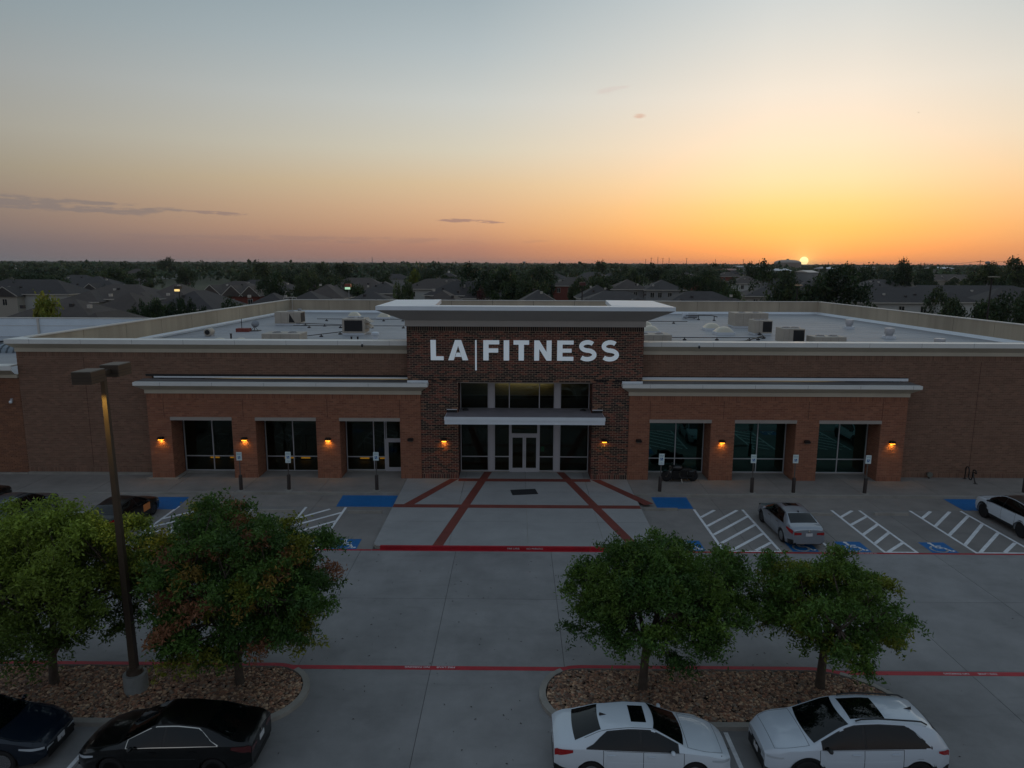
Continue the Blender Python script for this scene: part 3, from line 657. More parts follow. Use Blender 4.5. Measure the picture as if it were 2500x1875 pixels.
OPL = [(-20.63, -17.0), (-15.57, -11.97), (-10.55, -6.96)]; OPR = [(7.9, 11.54), (12.95, 16.58), (17.94, 21.58)]
wing(-21.98, -5.70, OPL, -1); wing(6.65, 23.05, OPR, 1)
# curb of the wing roof where it meets the tower
ob('flashing', MB().box(-6.45, -5.23, YF - .1, YF - .02, 6.03, 6.16), M_WHITEM, gym); ob('flashing', MB().box(6.18, 7.38, YF - .1, YF - .02, 6.03, 6.16), M_WHITEM, gym)

jw = mat('control_joint', (70, 48, 40), .9)
for x in (-21.0, -16.28, -11.26, -6.95, 7.9, 12.25, 17.26, 21.6): ob('control_joint', MB().box(x - .011, x + .011, YF - .004, YF + .01, 3.9, 5.0), jw, gym)
for x in (-26.0, 27.6, 33.0): ob('control_joint', MB().box(x - .012, x + .012, YM - .004, YM + .01, .5, 7.3), jw, gym)
# ---- entrance tower
tw = MB(); tw.box(-5.69, -3.48 - BK, YT + BK, YT + 1.5, .02, 6.2); tw.box(4.46 + BK, 6.64, YT + BK, YT + 1.5, .02, 6.2); tw.box(-6.45 + BK, 7.38 - BK, YT + BK, YT + 1.5, 6.06, 9.36); tw.box(-6.44, -5.9, YT + 1.5, 47, 6, 9.9); tw.box(6.8, 7.37, YT + 1.5, 47, 6, 9.9)
ob('wall', tw, M_MOR_D, gym)
bd = [(6.1, 6.36), (4.42, 4.78), (3.12, 3.5), (1.77, 2.1)]
brickwall((-5.70, YT), (1, 0), (0, -1), 2.22, .15, 6.06, 'tower', bands=bd, soldier_bot=True, keep=TOWER_BRICKS)
brickwall((4.46, YT), (1, 0), (0, -1), 2.19, .15, 6.06, 'tower', bands=bd, soldier_bot=True, keep=TOWER_BRICKS)
brickwall((-6.45, YT), (1, 0), (0, -1), 13.83, 6.06, 9.36, 'tower', bands=bd, soldier_top=True)
brickwall((-3.48, YT), (0, 1), (1, 0), 1.5, .15, 6.06, 'tower', bands=bd); brickwall((4.46, YT + 1.5), (0, -1), (-1, 0), 1.5, .15, 6.06, 'tower', bands=bd)
brickwall((7.38, YT), (0, 1), (1, 0), 5, 6.3, 9.36, 'tower'); brickwall((-6.45, YT + 5), (0, -1), (-1, 0), 5, 6.3, 9.36, 'tower')
ob('soffit', MB().box(-3.48, 4.46, YT + .1, YG + .1, 6.0, 6.058), M_LINT, gym)
# tower cornice with deep flared cap
def ring_surface(name, pts, m):
    b = MB()
    for i in range(len(pts) - 1):
        (x0, x1, y, z), (X0, X1, Y_, Z) = pts[i], pts[i + 1]; yb = 47.0
        b.quad((x0, y, z), (x1, y, z), (X1, Y_, Z), (X0, Y_, Z)); b.quad((x0, yb, z), (x0, y, z), (X0, Y_, Z), (X0, yb, Z)); b.quad((x1, y, z), (x1, yb, z), (X1, yb, Z), (X1, Y_, Z))
    return ob(name, b, m, gym)
M_TC = mat('tower_cornice', (176, 172, 166), .85, var=.05, scale=.6)
ring_surface('cornice_band', [(-6.53, 7.46, YT - .08, 9.36), (-6.53, 7.46, YT - .08, 9.68)], M_TC)
ring_surface('cornice_cove', [(-6.53, 7.46, YT - .08, 9.68), (-7.93, 8.84, YT - 1.48, 10.36)], M_TC)
ring_surface('fascia', [(-7.93, 8.84, YT - 1.48, 10.36), (-7.93, 8.84, YT - 1.48, 10.58)], M_WHITEM)
ob('cornice_band', MB().box(-6.52, 7.45, YT - .078, YT, 9.34, 9.362), M_TC, gym)
cp = MB(); cp.box(-7.92, 8.83, YT - 1.47, YT - .4, 10.5, 10.586); ob('coping', cp, M_WHITEM, gym)
for x0, x1, xi in ((-7.94, -4.7, -5.0), (8.87, 5.4, 5.8)):
    a, b_ = min(x0, xi), max(x0, xi); m = MB(); m.add([(x0, YT - .39, 10.575), (x1, YT - .39, 10.60), (xi, 47, 10.60), (x0, 47, 10.575), (x0, YT - .39, 10.36), (x1, YT - .39, 10.36), (xi, 47, 10.36), (x0, 47, 10.36)], [(0, 1, 2, 3) if x0 < x1 else (3, 2, 1, 0), (1, 5, 6, 2) if x0 < x1 else (2, 6, 5, 1), (2, 6, 7, 3), (0, 4, 5, 1)])
    ob('cap_return', m, M_WHITEM, gym)
ob('wall', MB().box(-6.4, 7.3, YT + .2, YT + .6, 9.3, 10.1), M_PREC, gym)
# the sign letters
sign = thing('wall_sign', (0, YT - .13, 0), 'big silver channel letters reading LA FITNESS with a thin bar, on the dark tower brick', 'sign')
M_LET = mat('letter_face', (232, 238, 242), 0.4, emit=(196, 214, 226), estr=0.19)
ZB, ZT = 7.37, 8.55; HH = ZT - ZB
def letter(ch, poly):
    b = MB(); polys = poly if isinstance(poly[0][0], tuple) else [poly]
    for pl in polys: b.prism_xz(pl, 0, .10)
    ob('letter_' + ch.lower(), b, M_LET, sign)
rect = lambda a, b_, c_, d: [(a, c_), (b_, c_), (b_, d), (a, d)]
st = .31
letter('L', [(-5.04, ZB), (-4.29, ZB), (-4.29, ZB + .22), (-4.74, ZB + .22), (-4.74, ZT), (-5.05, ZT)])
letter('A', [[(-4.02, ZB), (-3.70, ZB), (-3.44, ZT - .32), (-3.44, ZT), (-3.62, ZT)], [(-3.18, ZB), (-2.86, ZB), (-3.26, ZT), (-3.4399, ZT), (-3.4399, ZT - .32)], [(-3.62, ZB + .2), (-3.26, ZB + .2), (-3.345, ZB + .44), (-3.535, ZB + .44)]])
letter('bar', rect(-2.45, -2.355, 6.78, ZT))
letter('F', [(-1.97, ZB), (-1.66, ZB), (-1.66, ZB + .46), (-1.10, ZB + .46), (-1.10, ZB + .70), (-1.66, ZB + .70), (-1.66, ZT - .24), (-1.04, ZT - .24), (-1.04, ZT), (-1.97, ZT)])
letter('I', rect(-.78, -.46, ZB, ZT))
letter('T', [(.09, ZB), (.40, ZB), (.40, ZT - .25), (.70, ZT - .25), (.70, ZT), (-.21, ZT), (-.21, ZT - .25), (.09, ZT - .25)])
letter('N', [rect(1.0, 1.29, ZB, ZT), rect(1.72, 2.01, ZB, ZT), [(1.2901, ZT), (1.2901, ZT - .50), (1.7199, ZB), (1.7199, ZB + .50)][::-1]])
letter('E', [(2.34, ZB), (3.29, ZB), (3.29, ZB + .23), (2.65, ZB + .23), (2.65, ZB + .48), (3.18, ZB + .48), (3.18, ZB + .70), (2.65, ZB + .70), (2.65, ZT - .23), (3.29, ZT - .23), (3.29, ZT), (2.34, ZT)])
def ess(x0):
    r1, r2, w_ = .29, .31, .25; cx_ = x0 + .55; zc1, zc2 = ZT + .03 - .155 - .175, ZB - .03 + .155 + .185
    rz1, rz2 = .238, .255; zc1 = ZT + .03 - w_ / 2 - rz1; zc2 = ZB - .03 + w_ / 2 + rz2; rx1, rx2 = .37, .42
    ctr = [(cx_ + .02 + rx1 * math.cos(a), zc1 + rz1 * math.sin(a)) for a in np.linspace(R(38), R(262), 18)]
    ctr += [(cx_ + rx2 * math.cos(a), zc2 + rz2 * math.sin(a)) for a in np.linspace(R(82), R(-142), 18)]
    P = [Vector((p[0], p[1])) for p in ctr]; Lf, Rt = [], []
    for i, p in enumerate(P):
        d = (P[min(i + 1, len(P) - 1)] - P[max(i - 1, 0)]).normalized(); nn = Vector((-d.y, d.x)) * w_ / 2; Lf.append(tuple(p + nn)); Rt.append(tuple(p - nn))
    b = MB(); n_ = len(P); vs = [(x, 0, z) for x, z in Lf] + [(x, 0, z) for x, z in Rt] + [(x, .1, z) for x, z in Lf] + [(x, .1, z) for x, z in Rt]; fs = []
    for i in range(n_ - 1):
        fs += [(i, i + 1, n_ + i + 1, n_ + i), (2 * n_ + i, 3 * n_ + i, 3 * n_ + i + 1, 2 * n_ + i + 1), (i, 2 * n_ + i, 2 * n_ + i + 1, i + 1), (n_ + i, n_ + i + 1, 3 * n_ + i + 1, 3 * n_ + i)]
    fs += [(0, n_, 3 * n_, 2 * n_), (n_ - 1, 3 * n_ - 1, 4 * n_ - 1, 2 * n_ - 1)][::1]
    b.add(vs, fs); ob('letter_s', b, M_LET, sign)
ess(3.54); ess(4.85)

# ---- canopy over the doors
can = MB()
ob('canopy', MB().box(-4.15, 5.07, 39.9, YT - .01, 3.82, 4.22), M_WHITEM, gym); ob('canopy_fascia', MB().box(-4.17, 5.09, 39.86, 39.9, 4.05, 4.26), M_WHITEM, gym)
ob('canopy', MB().box(-3.46, 4.44, YT, YG - .06, 3.82, 4.2), M_WHITEM, gym)
ob('canopy_roof', MB().box(-4.12, 5.04, 39.93, YT - .02, 4.222, 4.232), mat('canopy_gravel', (126, 120, 124), .8, var=.15, scale=2), gym); ob('canopy_roof', MB().box(-3.44, 4.42, YT - .015, YG - .1, 4.202, 4.214), MATS['canopy_gravel'], gym)
for x in (-3.1, 4.0): ob('roof_drain', MB().ell((x, 42.0, 4.215), .2, .16, .12, 10, 4, half=True), M_BLACK, gym)
for s_ in (-1, 1):
    xa = -4.15 if s_ < 0 else 4.47; ob('flashing', MB().box(xa, xa + .6, YT - .06, YT - .015, 4.232, 4.40), M_BLACK, gym); ob('flashing', MB().box(xa, xa + .62, YT - .075, YT - .012, 4.402, 4.43), M_WHITEM, gym)

# ---- glazing
def window(name, x0, x1, z0, z1, vert, horz, g=M_GL, fw=.05, parent=gym, wide={}):
    """frame bars with one pane per opening"""
    xs = [x0] + list(vert) + [x1]; zs = [z0] + list(horz) + [z1]; f = MB(); yb = YG
    for i, x in enumerate(xs):
        w_ = wide.get(i, fw); w0, w1 = (0, w_) if i == 0 else ((w_, 0) if i == len(xs) - 1 else (w_ / 2, w_ / 2)); f.box(x - w0, x + w1, yb - .06, yb + .06, z0, z1)
    for j, zz in enumerate(zs):
        a, b_ = (0, fw) if j == 0 else ((fw, 0) if j == len(zs) - 1 else (fw / 2, fw / 2))
        for i in range(len(xs) - 1):
            wl_ = wide.get(i, fw); wr_ = wide.get(i + 1, fw)
            f.box(xs[i] + (wl_ if i == 0 else wl_ / 2), xs[i + 1] - (wr_ if i + 1 == len(xs) - 1 else wr_ / 2), yb - .055, yb + .055, zz - a, zz + b_)
    fo = ob(name, f, M_ALU, parent)
    for i in range(len(xs) - 1):
        for j in range(len(zs) - 1):
            ob('pane', MB().box(xs[i] + .02, xs[i + 1] - .02, yb + .005, yb + .011, zs[j] + .02, zs[j + 1] - .02), g, fo)
    return fo
window('window', OPL[0][0], OPL[0][1], .13, 3.66, [-18.85], [1.07]); window('window', OPL[1][0], OPL[1][1], .13, 3.66, [-13.85], [1.07]); window('window', OPL[2][0], -8.14, .2, 3.66, [-8.85], [1.07])
ob('sill', MB().box(OPL[2][0], -8.16, YG - .12, YG + .1, .1, .2), M_KERB, gym)
for a, b_ in OPR: window('window', a, b_, .2, 3.66, [(a + b_) / 2 + .08], [1.08], M_GR); ob('sill', MB().box(a, b_, YG - .12, YG + .1, .1, .2), M_KERB, gym)
def door(x0, x1, z0, z1, hinge):
    f = MB(); y = YG; s_ = .1
    f.box(x0, x0 + s_, y - .03, y + .03, z0, z1); f.box(x1 - s_, x1, y - .03, y + .03, z0, z1); f.box(x0 + s_, x1 - s_, y - .03, y + .03, z1 - .12, z1); f.box(x0 + s_, x1 - s_, y - .03, y + .03, z0, z0 + .26)
    d = ob('door', f, M_ALU, gym); ob('pane', MB().box(x0 + s_ - .01, x1 - s_ + .01, y - .004, y + .004, z0 + .25, z1 - .11), M_GL, d)
    hx = x1 - .05 if hinge == 'l' else x0 + .05; h = MB(); h.tube([(hx, y - .03, 1.0), (hx, y - .09, 1.02), (hx, y - .09, 1.32), (hx, y - .03, 1.34)], .014, 6); ob('handle', h, M_ALU, d)
window('window', -8.09, -6.96, 2.2, 3.66, [], [])
ob('door_frame', MB().box(-8.14, -8.06, YG - .05, YG + .05, .1, 2.2).box(-8.06, -6.96, YG - .05, YG + .05, 2.13, 2.2), M_ALU, gym); door(-8.05, -6.97, .14, 2.12, 'l')
# lobby: two wide piers, upper clerestory, lower screen and the double door
for x0, x1 in ((-1.72, -1.40), (2.33, 2.64)): ob('column', MB().box(x0, x1, YG - .09, YG + .09, .13, 6.0), M_ALU, gym)
for x0, x1, vt in ((-3.46, -1.73, []), (-1.39, 2.32, [-.46, 1.38]), (2.65, 4.44, [])):
    window('window', x0, x1, 4.15, 5.8, vt, []);
ob('wall', MB().box(-3.46, 4.44, YG - .04, YG + .1, 5.8, 6.0), M_ALU, gym)
window('window', -3.46, -1.73, .2, 3.8, [], [1.13]); window('window', 2.65, 4.44, .2, 3.8, [], [1.13]); window('window', -1.39, -.42, .2, 3.8, [], [1.13]); window('window', 1.38, 2.32, .2, 3.8, [], [1.13]); window('window', -.36, 1.32, 2.56, 3.8, [], [])
df = MB(); df.box(-.42, -.36, YG - .06, YG + .06, .13, 3.8).box(1.32, 1.38, YG - .06, YG + .06, .13, 3.8).box(-.36, 1.32, YG - .06, YG + .06, 2.47, 2.56); ob('door_frame', df, M_ALU, gym)
door(-.355, .476, .14, 2.465, 'l'); door(.484, 1.315, .14, 2.465, 'r')
ob('sill', MB().box(-3.46, -.45, YG - .1, YG + .1, .1, .2), M_KERB, gym); ob('sill', MB().box(1.41, 4.44, YG - .1, YG + .1, .1, .2), M_KERB, gym)
# room behind the glass
M_DK = mat('dark_interior', (70, 66, 58), .9); M_FL = mat('gym_floor', (58, 54, 50), .5)
ob('interior_floor', MB().box(-22, 23, YG + .12, 56, .02, .12), M_FL, gym); ob('interior_wall', MB().box(-22, 23, 56, 56.3, 0, 6.0), mat('back_wall', (116, 102, 70), .9, var=.2, scale=.5), gym); ob('interior_ceiling', MB().box(-22, 23, YG + .35, 56, 6.3, 6.4), M_DK, gym)
for x in (-22, -5.6, 6.7, 22.7): ob('interior_wall', MB().box(x, x + .3, YG + .2, 56, .1, 6.0), M_DK, gym)
M_WARM = mat('warm_strip', (255, 190, 60), .5, emit=(255, 176, 40), estr=0.5)
desk = MB(); desk.box(-1.2, 2.4, 50, 50.8, .12, 1.2); ob('reception_desk', desk, mat('desk', (92, 84, 66), .6), gym); ob('light_strip', MB().box(-.9, 2.1, 49.95, 49.99, 1.95, 2.05), M_WARM, gym)
ob('light_strip', MB().box(1.2, 1.8, 49.5, 49.6, 5.1, 5.2), M_WARM, gym); ob('poster', MB().box(1.5, 1.72, YG + .2, YG + .22, 1.4, 1.72), mat('teal_notice', (70, 150, 130), .6), gym)
ob('light_strip', MB().box(-20.4, -7.2, 52, 52.05, 2.1, 2.17), mat('yellow_rail', (255, 200, 60), .5, emit=(255, 190, 50), estr=.12), gym)
TMN = iter(('leftmost of three behind the first left wing window', 'middle of three behind the first left wing window', 'last of three behind the first left wing window', 'leftmost of three behind the second left wing window', 'middle of three behind the second left wing window', 'last of three behind the second left wing window', 'left one behind the window beside the side door', 'right one behind the window beside the side door'))
def treadmill(x, y):
    b = MB(); b.box(x - .4, x + .4, y - .9, y + .9, .12, .32).box(x - .42, x - .34, y + .5, y + .6, .3, 1.4).box(x + .34, x + .42, y + .5, y + .6, .3, 1.4).box(x - .42, x + .42, y + .4, y + .62, 1.3, 1.5)
    t = thing('treadmill', (x, y, .12), 'dark exercise machine with yellow edge, ' + next(TMN), 'exercise machine', 'exercise machines behind the windows of the left wing')
    b.v = [(p[0] - x, p[1] - y, p[2] - .12) for p in b.v]; ob('frame', b, mat('machine_black', (24, 24, 26), .5), t); ob('deck', MB().box(-.3, .3, -.92, -.9, .1, .19), mat('machine_yellow', (255, 190, 60), .5, emit=(255, 176, 50), estr=.4), t)
for x in (-19.9, -18.6, -17.3, -15.0, -13.9, -12.8, -10.0, -8.7): treadmill(x, 46.2)
for x, w_ in ((-14, 30), (0.5, 8), (15, 30)):
    l = bpy.data.lights.new('room_light', 'AREA'); l.energy = 120 if w_ > 10 else 55; l.color = (1, .74, .36); l.shape = 'RECTANGLE'; l.size = w_ * .45; l.size_y = 6; lo = bpy.data.objects.new('room_light', l); COL.objects.link(lo); lo.location = (x, 50, 5.9)

# write the bricks: the 300 of the tower that stand nearest are parts of their own, the rest one mass
TOWER_BRICKS.sort(key=lambda t: abs(t[0][2] - 1.95))
for i, (oo, L_, H_, col) in enumerate(TOWER_BRICKS):
    if i >= 300: brick(oo, (1, 0, 0), (0, -1, 0), L_, H_, col)
bm_cache = {}
for i, (oo, L_, H_, col) in enumerate(TOWER_BRICKS[:300]):
    lum = float(col[0]); q = 0 if lum < .03 else (1 if lum < .07 else (2 if lum < .11 else 3)); k = (q, round(H_, 4), round(L_, 3))
    if k not in bm_cache:
        m = mat('brick_tone_%d' % q, ((38, 29, 28), (66, 40, 36), (88, 47, 40), (112, 62, 48))[q], .88, objrand=.14); bm_cache[k] = MB().box(0, L_, 0, .012, 0, H_).mesh('brick', m)
    ob('brick', bm_cache[k], parent=gym, loc=oo)

# ---- wall lights
M_BRZ = mat('bronze_metal', (36, 29, 26), 0.5, metal=0.4); M_LENS = mat('sconce_lens', (255, 196, 90), .4, emit=(255, 160, 40), estr=4.0); M_LENSOFF = mat('sconce_lens_off', (90, 84, 76), .3)
for i, (x, on, lb) in enumerate(((-21.27, 1, 'lit amber wall lamp on the outermost brick pillar of the left wing'), (-16.27, 1, 'lit amber wall lamp between the first and second windows of the left wing'), (-11.26, 1, 'lit amber wall lamp on the pillar left of the side door window'), (-6.33, 0, 'unlit dark wall lamp on the red pillar left of the entrance tower'),
        (-4.33, 1, 'lit amber wall lamp on the dark tower brick left of the glass doors'), (5.23, .45, 'dimly lit amber wall lamp on the dark tower brick right of the glass doors'), (7.27, 0, 'unlit dark wall lamp on the red pillar right of the entrance tower, near the motorcycle'), (12.22, 1, 'lit amber wall lamp on the pillar right of the motorcycle'), (17.26, 0, 'unlit dark wall lamp on the second pillar right of the motorcycle'), (22.3, 1, 'lit amber wall lamp on the outermost brick pillar of the right wing'))):
    t = thing('wall_lamp', (x, YF if abs(x) > 5.5 else YT, 2.55), lb, 'wall lamp', 'wall lamps along the brick front')
    b = MB(); b.prism_xz([(-.17, -.03), (.17, -.03), (.17, .06), (.12, .12), (-.12, .12), (-.17, .06)], -.2, -.012); ob('housing', b, M_BRZ, t)
    ob('lens', MB().box(-.13, .13, -.18, -.03, -.075, -.0305), M_LENS if on else M_LENSOFF, t)
    if on:
        l = bpy.data.lights.new('lamp_light', 'SPOT'); l.energy = 16.0 * on; l.color = (1.0, .50, .07); l.spot_size = R(150); l.spot_blend = .9; l.shadow_soft_size = .05
        lo = bpy.data.objects.new('lamp_light', l); COL.objects.link(lo); lo.parent = t; lo.location = (0, -.12, -.10); lo.rotation_euler = (R(25), 0, 0)
# camera, flood light, bike rack
t = thing('security_camera', (-30.6, 42.1, 4.6), 'small white dome camera on the tan brick of the adjoining shop', 'camera'); ob('bracket', MB().box(-.05, .05, -.12, 0, 0, .18), M_ALU, t); ob('dome', MB().ell((0, -.16, -.02), .1, .1, .1, 10, 6), M_WHITEM, t, smooth=60)
for x, lb in ((-9.05, 'small security camera on the beige cornice left of the tower'), (10.6, 'small security camera on the beige cornice right of the tower')):
    t = thing('security_camera', (x, YM - .76, 8.25), lb, 'camera'); ob('bracket', MB().box(-.03, .03, -.04, .0, -.02, .16), M_WHITEM, t); ob('dome', MB().ell((0, -.09, -.05), .07, .08, .1, 8, 5), mat('camera_dark', (40, 44, 50), .3), t)
t = thing('flood_light', (25.12, 41.9, .15), 'round metal ground flood light against the bare brick wall', 'flood light'); ob('stake', MB().box(-.03, .03, -.03, .03, 0, .15), M_BRZ, t); b = MB(); b.lathe([(.1, .16), (.15, .02), (.17, -.1), (.13, -.1)], (0, 0, .26), 12, 'y'); ob('lamp_head', b, mat('galv', (108, 112, 106), .5, metal=.4), t, smooth=40)
t = thing('bike_rack', (27.3, 41.4, .15), 'black wavy tube bicycle rack on the walk by the brick wall', 'bike rack')
pts = [(-.0, .5, 0), (0, .5, .62)]
pts += [(0, .5 - .17 + .17 * math.cos(a), .62 + .17 * math.sin(a)) for a in np.linspace(.3, math.pi, 7)] + [(0, .16, .3)] + [(0, .16 - .16 + .16 * math.cos(a), .25 - .15 * math.sin(a)) for a in np.linspace(.3, math.pi - .3, 6)] + [(0, -.17, .3), (0, -.17, .62)]
pts += [(0, -.17 - .17 + .17 * math.cos(a), .62 + .17 * math.sin(a)) for a in np.linspace(math.pi - 3.1, math.pi, 7)][0:0] + [(0, -.34 - .17 * math.cos(a), .62 + .17 * math.sin(a)) for a in np.linspace(math.pi, 0, 8)][::-1] + [(0, -.51, 0)]
b = MB(); b.tube(pts, .035, 8); ob('tube', b, mat('rack_black', (16, 16, 17), .4), t, smooth=60)
for y in (.5, -.51): ob('foot_plate', MB().box(-.09, .09, y - .09, y + .09, 0, .012), MATS['rack_black'], t)

# ---- adjoining shop at the left
shop = thing('adjoining_shop', (0, 0, 0), 'tan brick shop unit with white roof joined to the left end of the gym', 'building')
ob('wall', MB().box(-60, -30.07, 42.12, 42.5, .1, 6.1), MATS['mortar_red'], shop)
_b0 = len(BF); brickwall((-37.0, 42.1), (1, 0), (0, -1), 6.93, .12, 6.05, 'annex')
ob('plinth', MB().box(-60, -30.08, 42.02, 42.3, -.05, .14), M_KERB, shop); ob('cornice_band', MB().box(-60, -30.07, 41.95, 42.3, 6.05, 6.25), M_EIFS, shop)
b = MB(); b.quad((-60, 41.94, 6.25), (-30.1, 41.94, 6.25), (-29.95, 41.35, 6.6), (-60, 41.35, 6.6)); ob('cornice_cove', b, M_EIFS, shop); ob('fascia', MB().box(-60, -29.9, 41.32, 41.36, 6.6, 6.86), M_FASC, shop); ob('coping', MB().box(-60, -30.1, 41.36, 42.3, 6.78, 6.862), M_FASC, shop)
ob('roof', MB().box(-75, -30.06, 42.5, 76, 4.2, 5.6), M_ROOF, shop)
ob('back_wall', MB().box(-80, -30.4, 70, 70.3, 5.2, 7.4), mat('white_panel', (206, 218, 226), .5, var=.06, scale=.6), shop); ob('coping', MB().box(-80, -30.4, 69.94, 70.36, 7.4, 7.47), M_CAP, shop)
ob('panel_seam', MB().box(-47.5, -47.3, 69.9, 69.99, 5.6, 7.4), M_CAP, shop); ob('panel_seam', MB().box(-80, -30.4, 69.97, 69.99, 6.66, 6.69), M_CAP, shop)
sk = MB()
for k in range(7): sk.tube([(-42.6 + k * .55, 57 + .0, 5.6)] + [(-42.6 + k * .55, 58.2 - 1.2 * math.cos(a), 5.6 + .7 * math.sin(a)) for a in np.linspace(.2, 2.9, 8)], .05, 6)
ob('skylight_ribs', sk, mat('grey_metal', (96, 104, 110), .5, metal=.3), shop); v = MB()
G = [[(-42.7 + 3.5 * i / 6, 58.2 - 1.15 * math.cos(a), 5.6 + .66 * math.sin(a)) for a in np.linspace(0, math.pi, 9)] for i in range(7)]; v.grid(G); ob('skylight', v, mat('skylight_grey', (120, 132, 140), .25), shop, smooth=60)
b = MB(); b.tube([(-50, 64, 5.7), (-46, 64.4, 5.72), (-42.5, 65.5, 5.72)], .1, 6); ob('roof_pipe', b, M_BLACK, shop)
me = bpy.data.meshes.new('brickwork'); me.from_pydata([tuple(p) for p in BV[:]], [], BF[:_b0]); me.materials.append(M_BRICK); tintmesh(me, np.array(BT[:_b0])); ob('brickwork', me, parent=gym, kind='stuff')
k0 = BF[_b0][0]; me = bpy.data.meshes.new('brickwork'); me.from_pydata([tuple(p) for p in BV[k0:]], [], [tuple(i - k0 for i in f) for f in BF[_b0:]]); me.materials.append(M_BRICK); tintmesh(me, np.array(BT[_b0:])); ob('brickwork', me, parent=shop, kind='stuff')
# ---------------------------------------------------------------- roof equipment
ZR = 6.9
M_HV = mat('hvac_beige', (168, 160, 148), 0.6, var=.12, scale=1.2); M_GRL = mat('hvac_grille', (24, 24, 26), .7); M_CURB = mat('curb_white', (206, 212, 218), .5, var=.06); M_DOME = mat('dome_acrylic', (196, 189, 170), .3)
M_GALV = mat('galvanised', (172, 174, 178), .4, metal=.5, var=.1, scale=3); M_PIPE = mat('pipe_dark', (44, 40, 40), .6)
def hvac(x0, x1, y, zt, d, label, grille='right', fans=2, low=False):
    w = x1 - x0; h = zt - ZR; t = thing('rooftop_unit', (x0, y, ZR), label, 'air conditioner', 'rooftop air conditioners')
    ob('curb', MB().box(.04, w - .04, .04, d - .04, 0, .16), M_CURB, t)
    ob('cabinet', MB().bev(0, w, 0, d, .16, h, .025), M_HV, t)
    sp = MB()
    for k in range(1, 4): sp.box(w * k / 4 - .006, w * k / 4 + .006, -.006, .003, .2, h - .05)
    ob('panel_seam', sp, mat('seam_dark', (92, 88, 82), .7), t)
    if grille == 'right':
        ob('grille', MB().box(w, w + .012, .15, d - .15, .28, h - .1), M_GRL, t)
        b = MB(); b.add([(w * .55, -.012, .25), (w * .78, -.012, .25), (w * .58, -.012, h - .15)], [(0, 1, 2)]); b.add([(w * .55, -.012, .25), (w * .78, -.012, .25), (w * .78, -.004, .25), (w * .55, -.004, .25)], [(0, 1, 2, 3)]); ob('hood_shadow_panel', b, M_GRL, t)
    elif grille == 'front': ob('grille', MB().box(w * .1, w * .92, -.012, 0, .3, h - .12), M_GRL, t)
    elif grille == 'frontright': ob('grille', MB().box(w * .45, w - .05, -.012, 0, .26, h - .1), M_GRL, t); 
    for k in range(fans):
        fx = w * (.3 + .42 * k) if fans > 1 else w * .55; b = MB(); b.lathe([(.36, h), (.36, h + .06), (.3, h + .06), (.3, h + .01)], (fx, d * .5, 0), 16); fo = ob('fan_shroud', b, M_GALV, t, smooth=30)
        g = MB()
        for q in range(6):
            a = math.pi * q / 6; g.box(-.3, .3, -.012, .012, h + .03, h + .045); n0 = len(g.v) - 8
            for i in range(n0, len(g.v)): x_, y_, z_ = g.v[i]; g.v[i] = (fx + x_ * math.cos(a) - y_ * math.sin(a), d * .5 + x_ * math.sin(a) + y_ * math.cos(a), z_ + q * .0007)
        ob('fan_guard', g, M_GRL, fo)
    return t
hvac(-23.73, -21.2, 69.4, 8.17, 1.6, 'tan rooftop unit by the left parapet with a dark louvred end', 'right', 1)
t = hvac(-14.87, -13.0, 60.2, 8.25, 2.2, 'tan rooftop unit whose broad black coil faces the front, with hooded vents on its side', 'front', 2)
hb = MB()
for z0, z1 in ((.95, 1.3), (.5, .9)): hb.add([(1.87, .5, z1), (1.87, 1.9, z1), (2.4, 1.9, z0 + .05), (2.4, .5, z0 + .05), (1.87, .5, z0), (1.87, 1.9, z0)], [(0, 1, 2, 3), (0, 3, 4), (1, 5, 2), (4, 3, 2, 5)])
ob('vent_hood', hb, M_HV, t)
hvac(-19.4, -16.5, 53.6, 7.62, 2.0, 'low tan rooftop unit half hidden behind the front parapet at left', None, 2)
hvac(21.0, 24.2, 68.75, 8.30, 2.3, 'large tan rooftop unit, biggest of those on the right half of the roof', None, 2)
hvac(20.6, 22.12, 61.7, 8.16, 1.8, 'tan rooftop unit in front of the largest one, with dark coil at its right half', 'frontright', 2)
hvac(20.3, 21.9, 54.1, 8.13, 1.8, 'tan rooftop unit nearest the front parapet on the right, dark coil facing front', 'frontright', 2)
hvac(22.05, 24.4, 52.6, 7.67, 1.6, 'low tan rooftop unit beside the front one, only its top fans showing', None, 2)
hvac(9.1, 11.96, 54.8, 7.55, 2.0, 'low tan rooftop unit right behind the tower cornice with two dark fans', None, 2)
def dome(x, y, w, d, label, h=.45):
    t = thing('skylight_dome', (x, y, ZR), label, 'skylight', 'domed skylights on the roof'); ob('curb', MB().box(-w / 2, w / 2, -d / 2, d / 2, 0, .22), M_CURB, t)
    v = MB(); G = [[((u - .5) * w * .94, (q - .5) * d * .94, .22 + h * (1 - (2 * u - 1) ** 4) ** .8 * (1 - (2 * q - 1) ** 4) ** .8 * (.55 + .45 * math.cos((u - .5) * 2.6) * math.cos((q - .5) * 2.6))) for q in np.linspace(0, 1, 11)] for u in np.linspace(0, 1, 11)]
    v.grid(G, flip=True); ob('dome', v, M_DOME, t, smooth=60)
dome(-18.1, 79, 1.4, 1.4, 'cream skylight dome behind the black faced rooftop unit'); dome(-14.6, 77.8, 1.4, 1.4, 'cream skylight dome just left of the tower cap')
dome(18.1, 66.2, 1.5, 1.5, 'cream skylight dome, rear one of the pair beside the large rooftop unit'); dome(18.1, 62.3, 1.6, 1.5, 'cream skylight dome, front one of the pair beside the large rooftop unit')
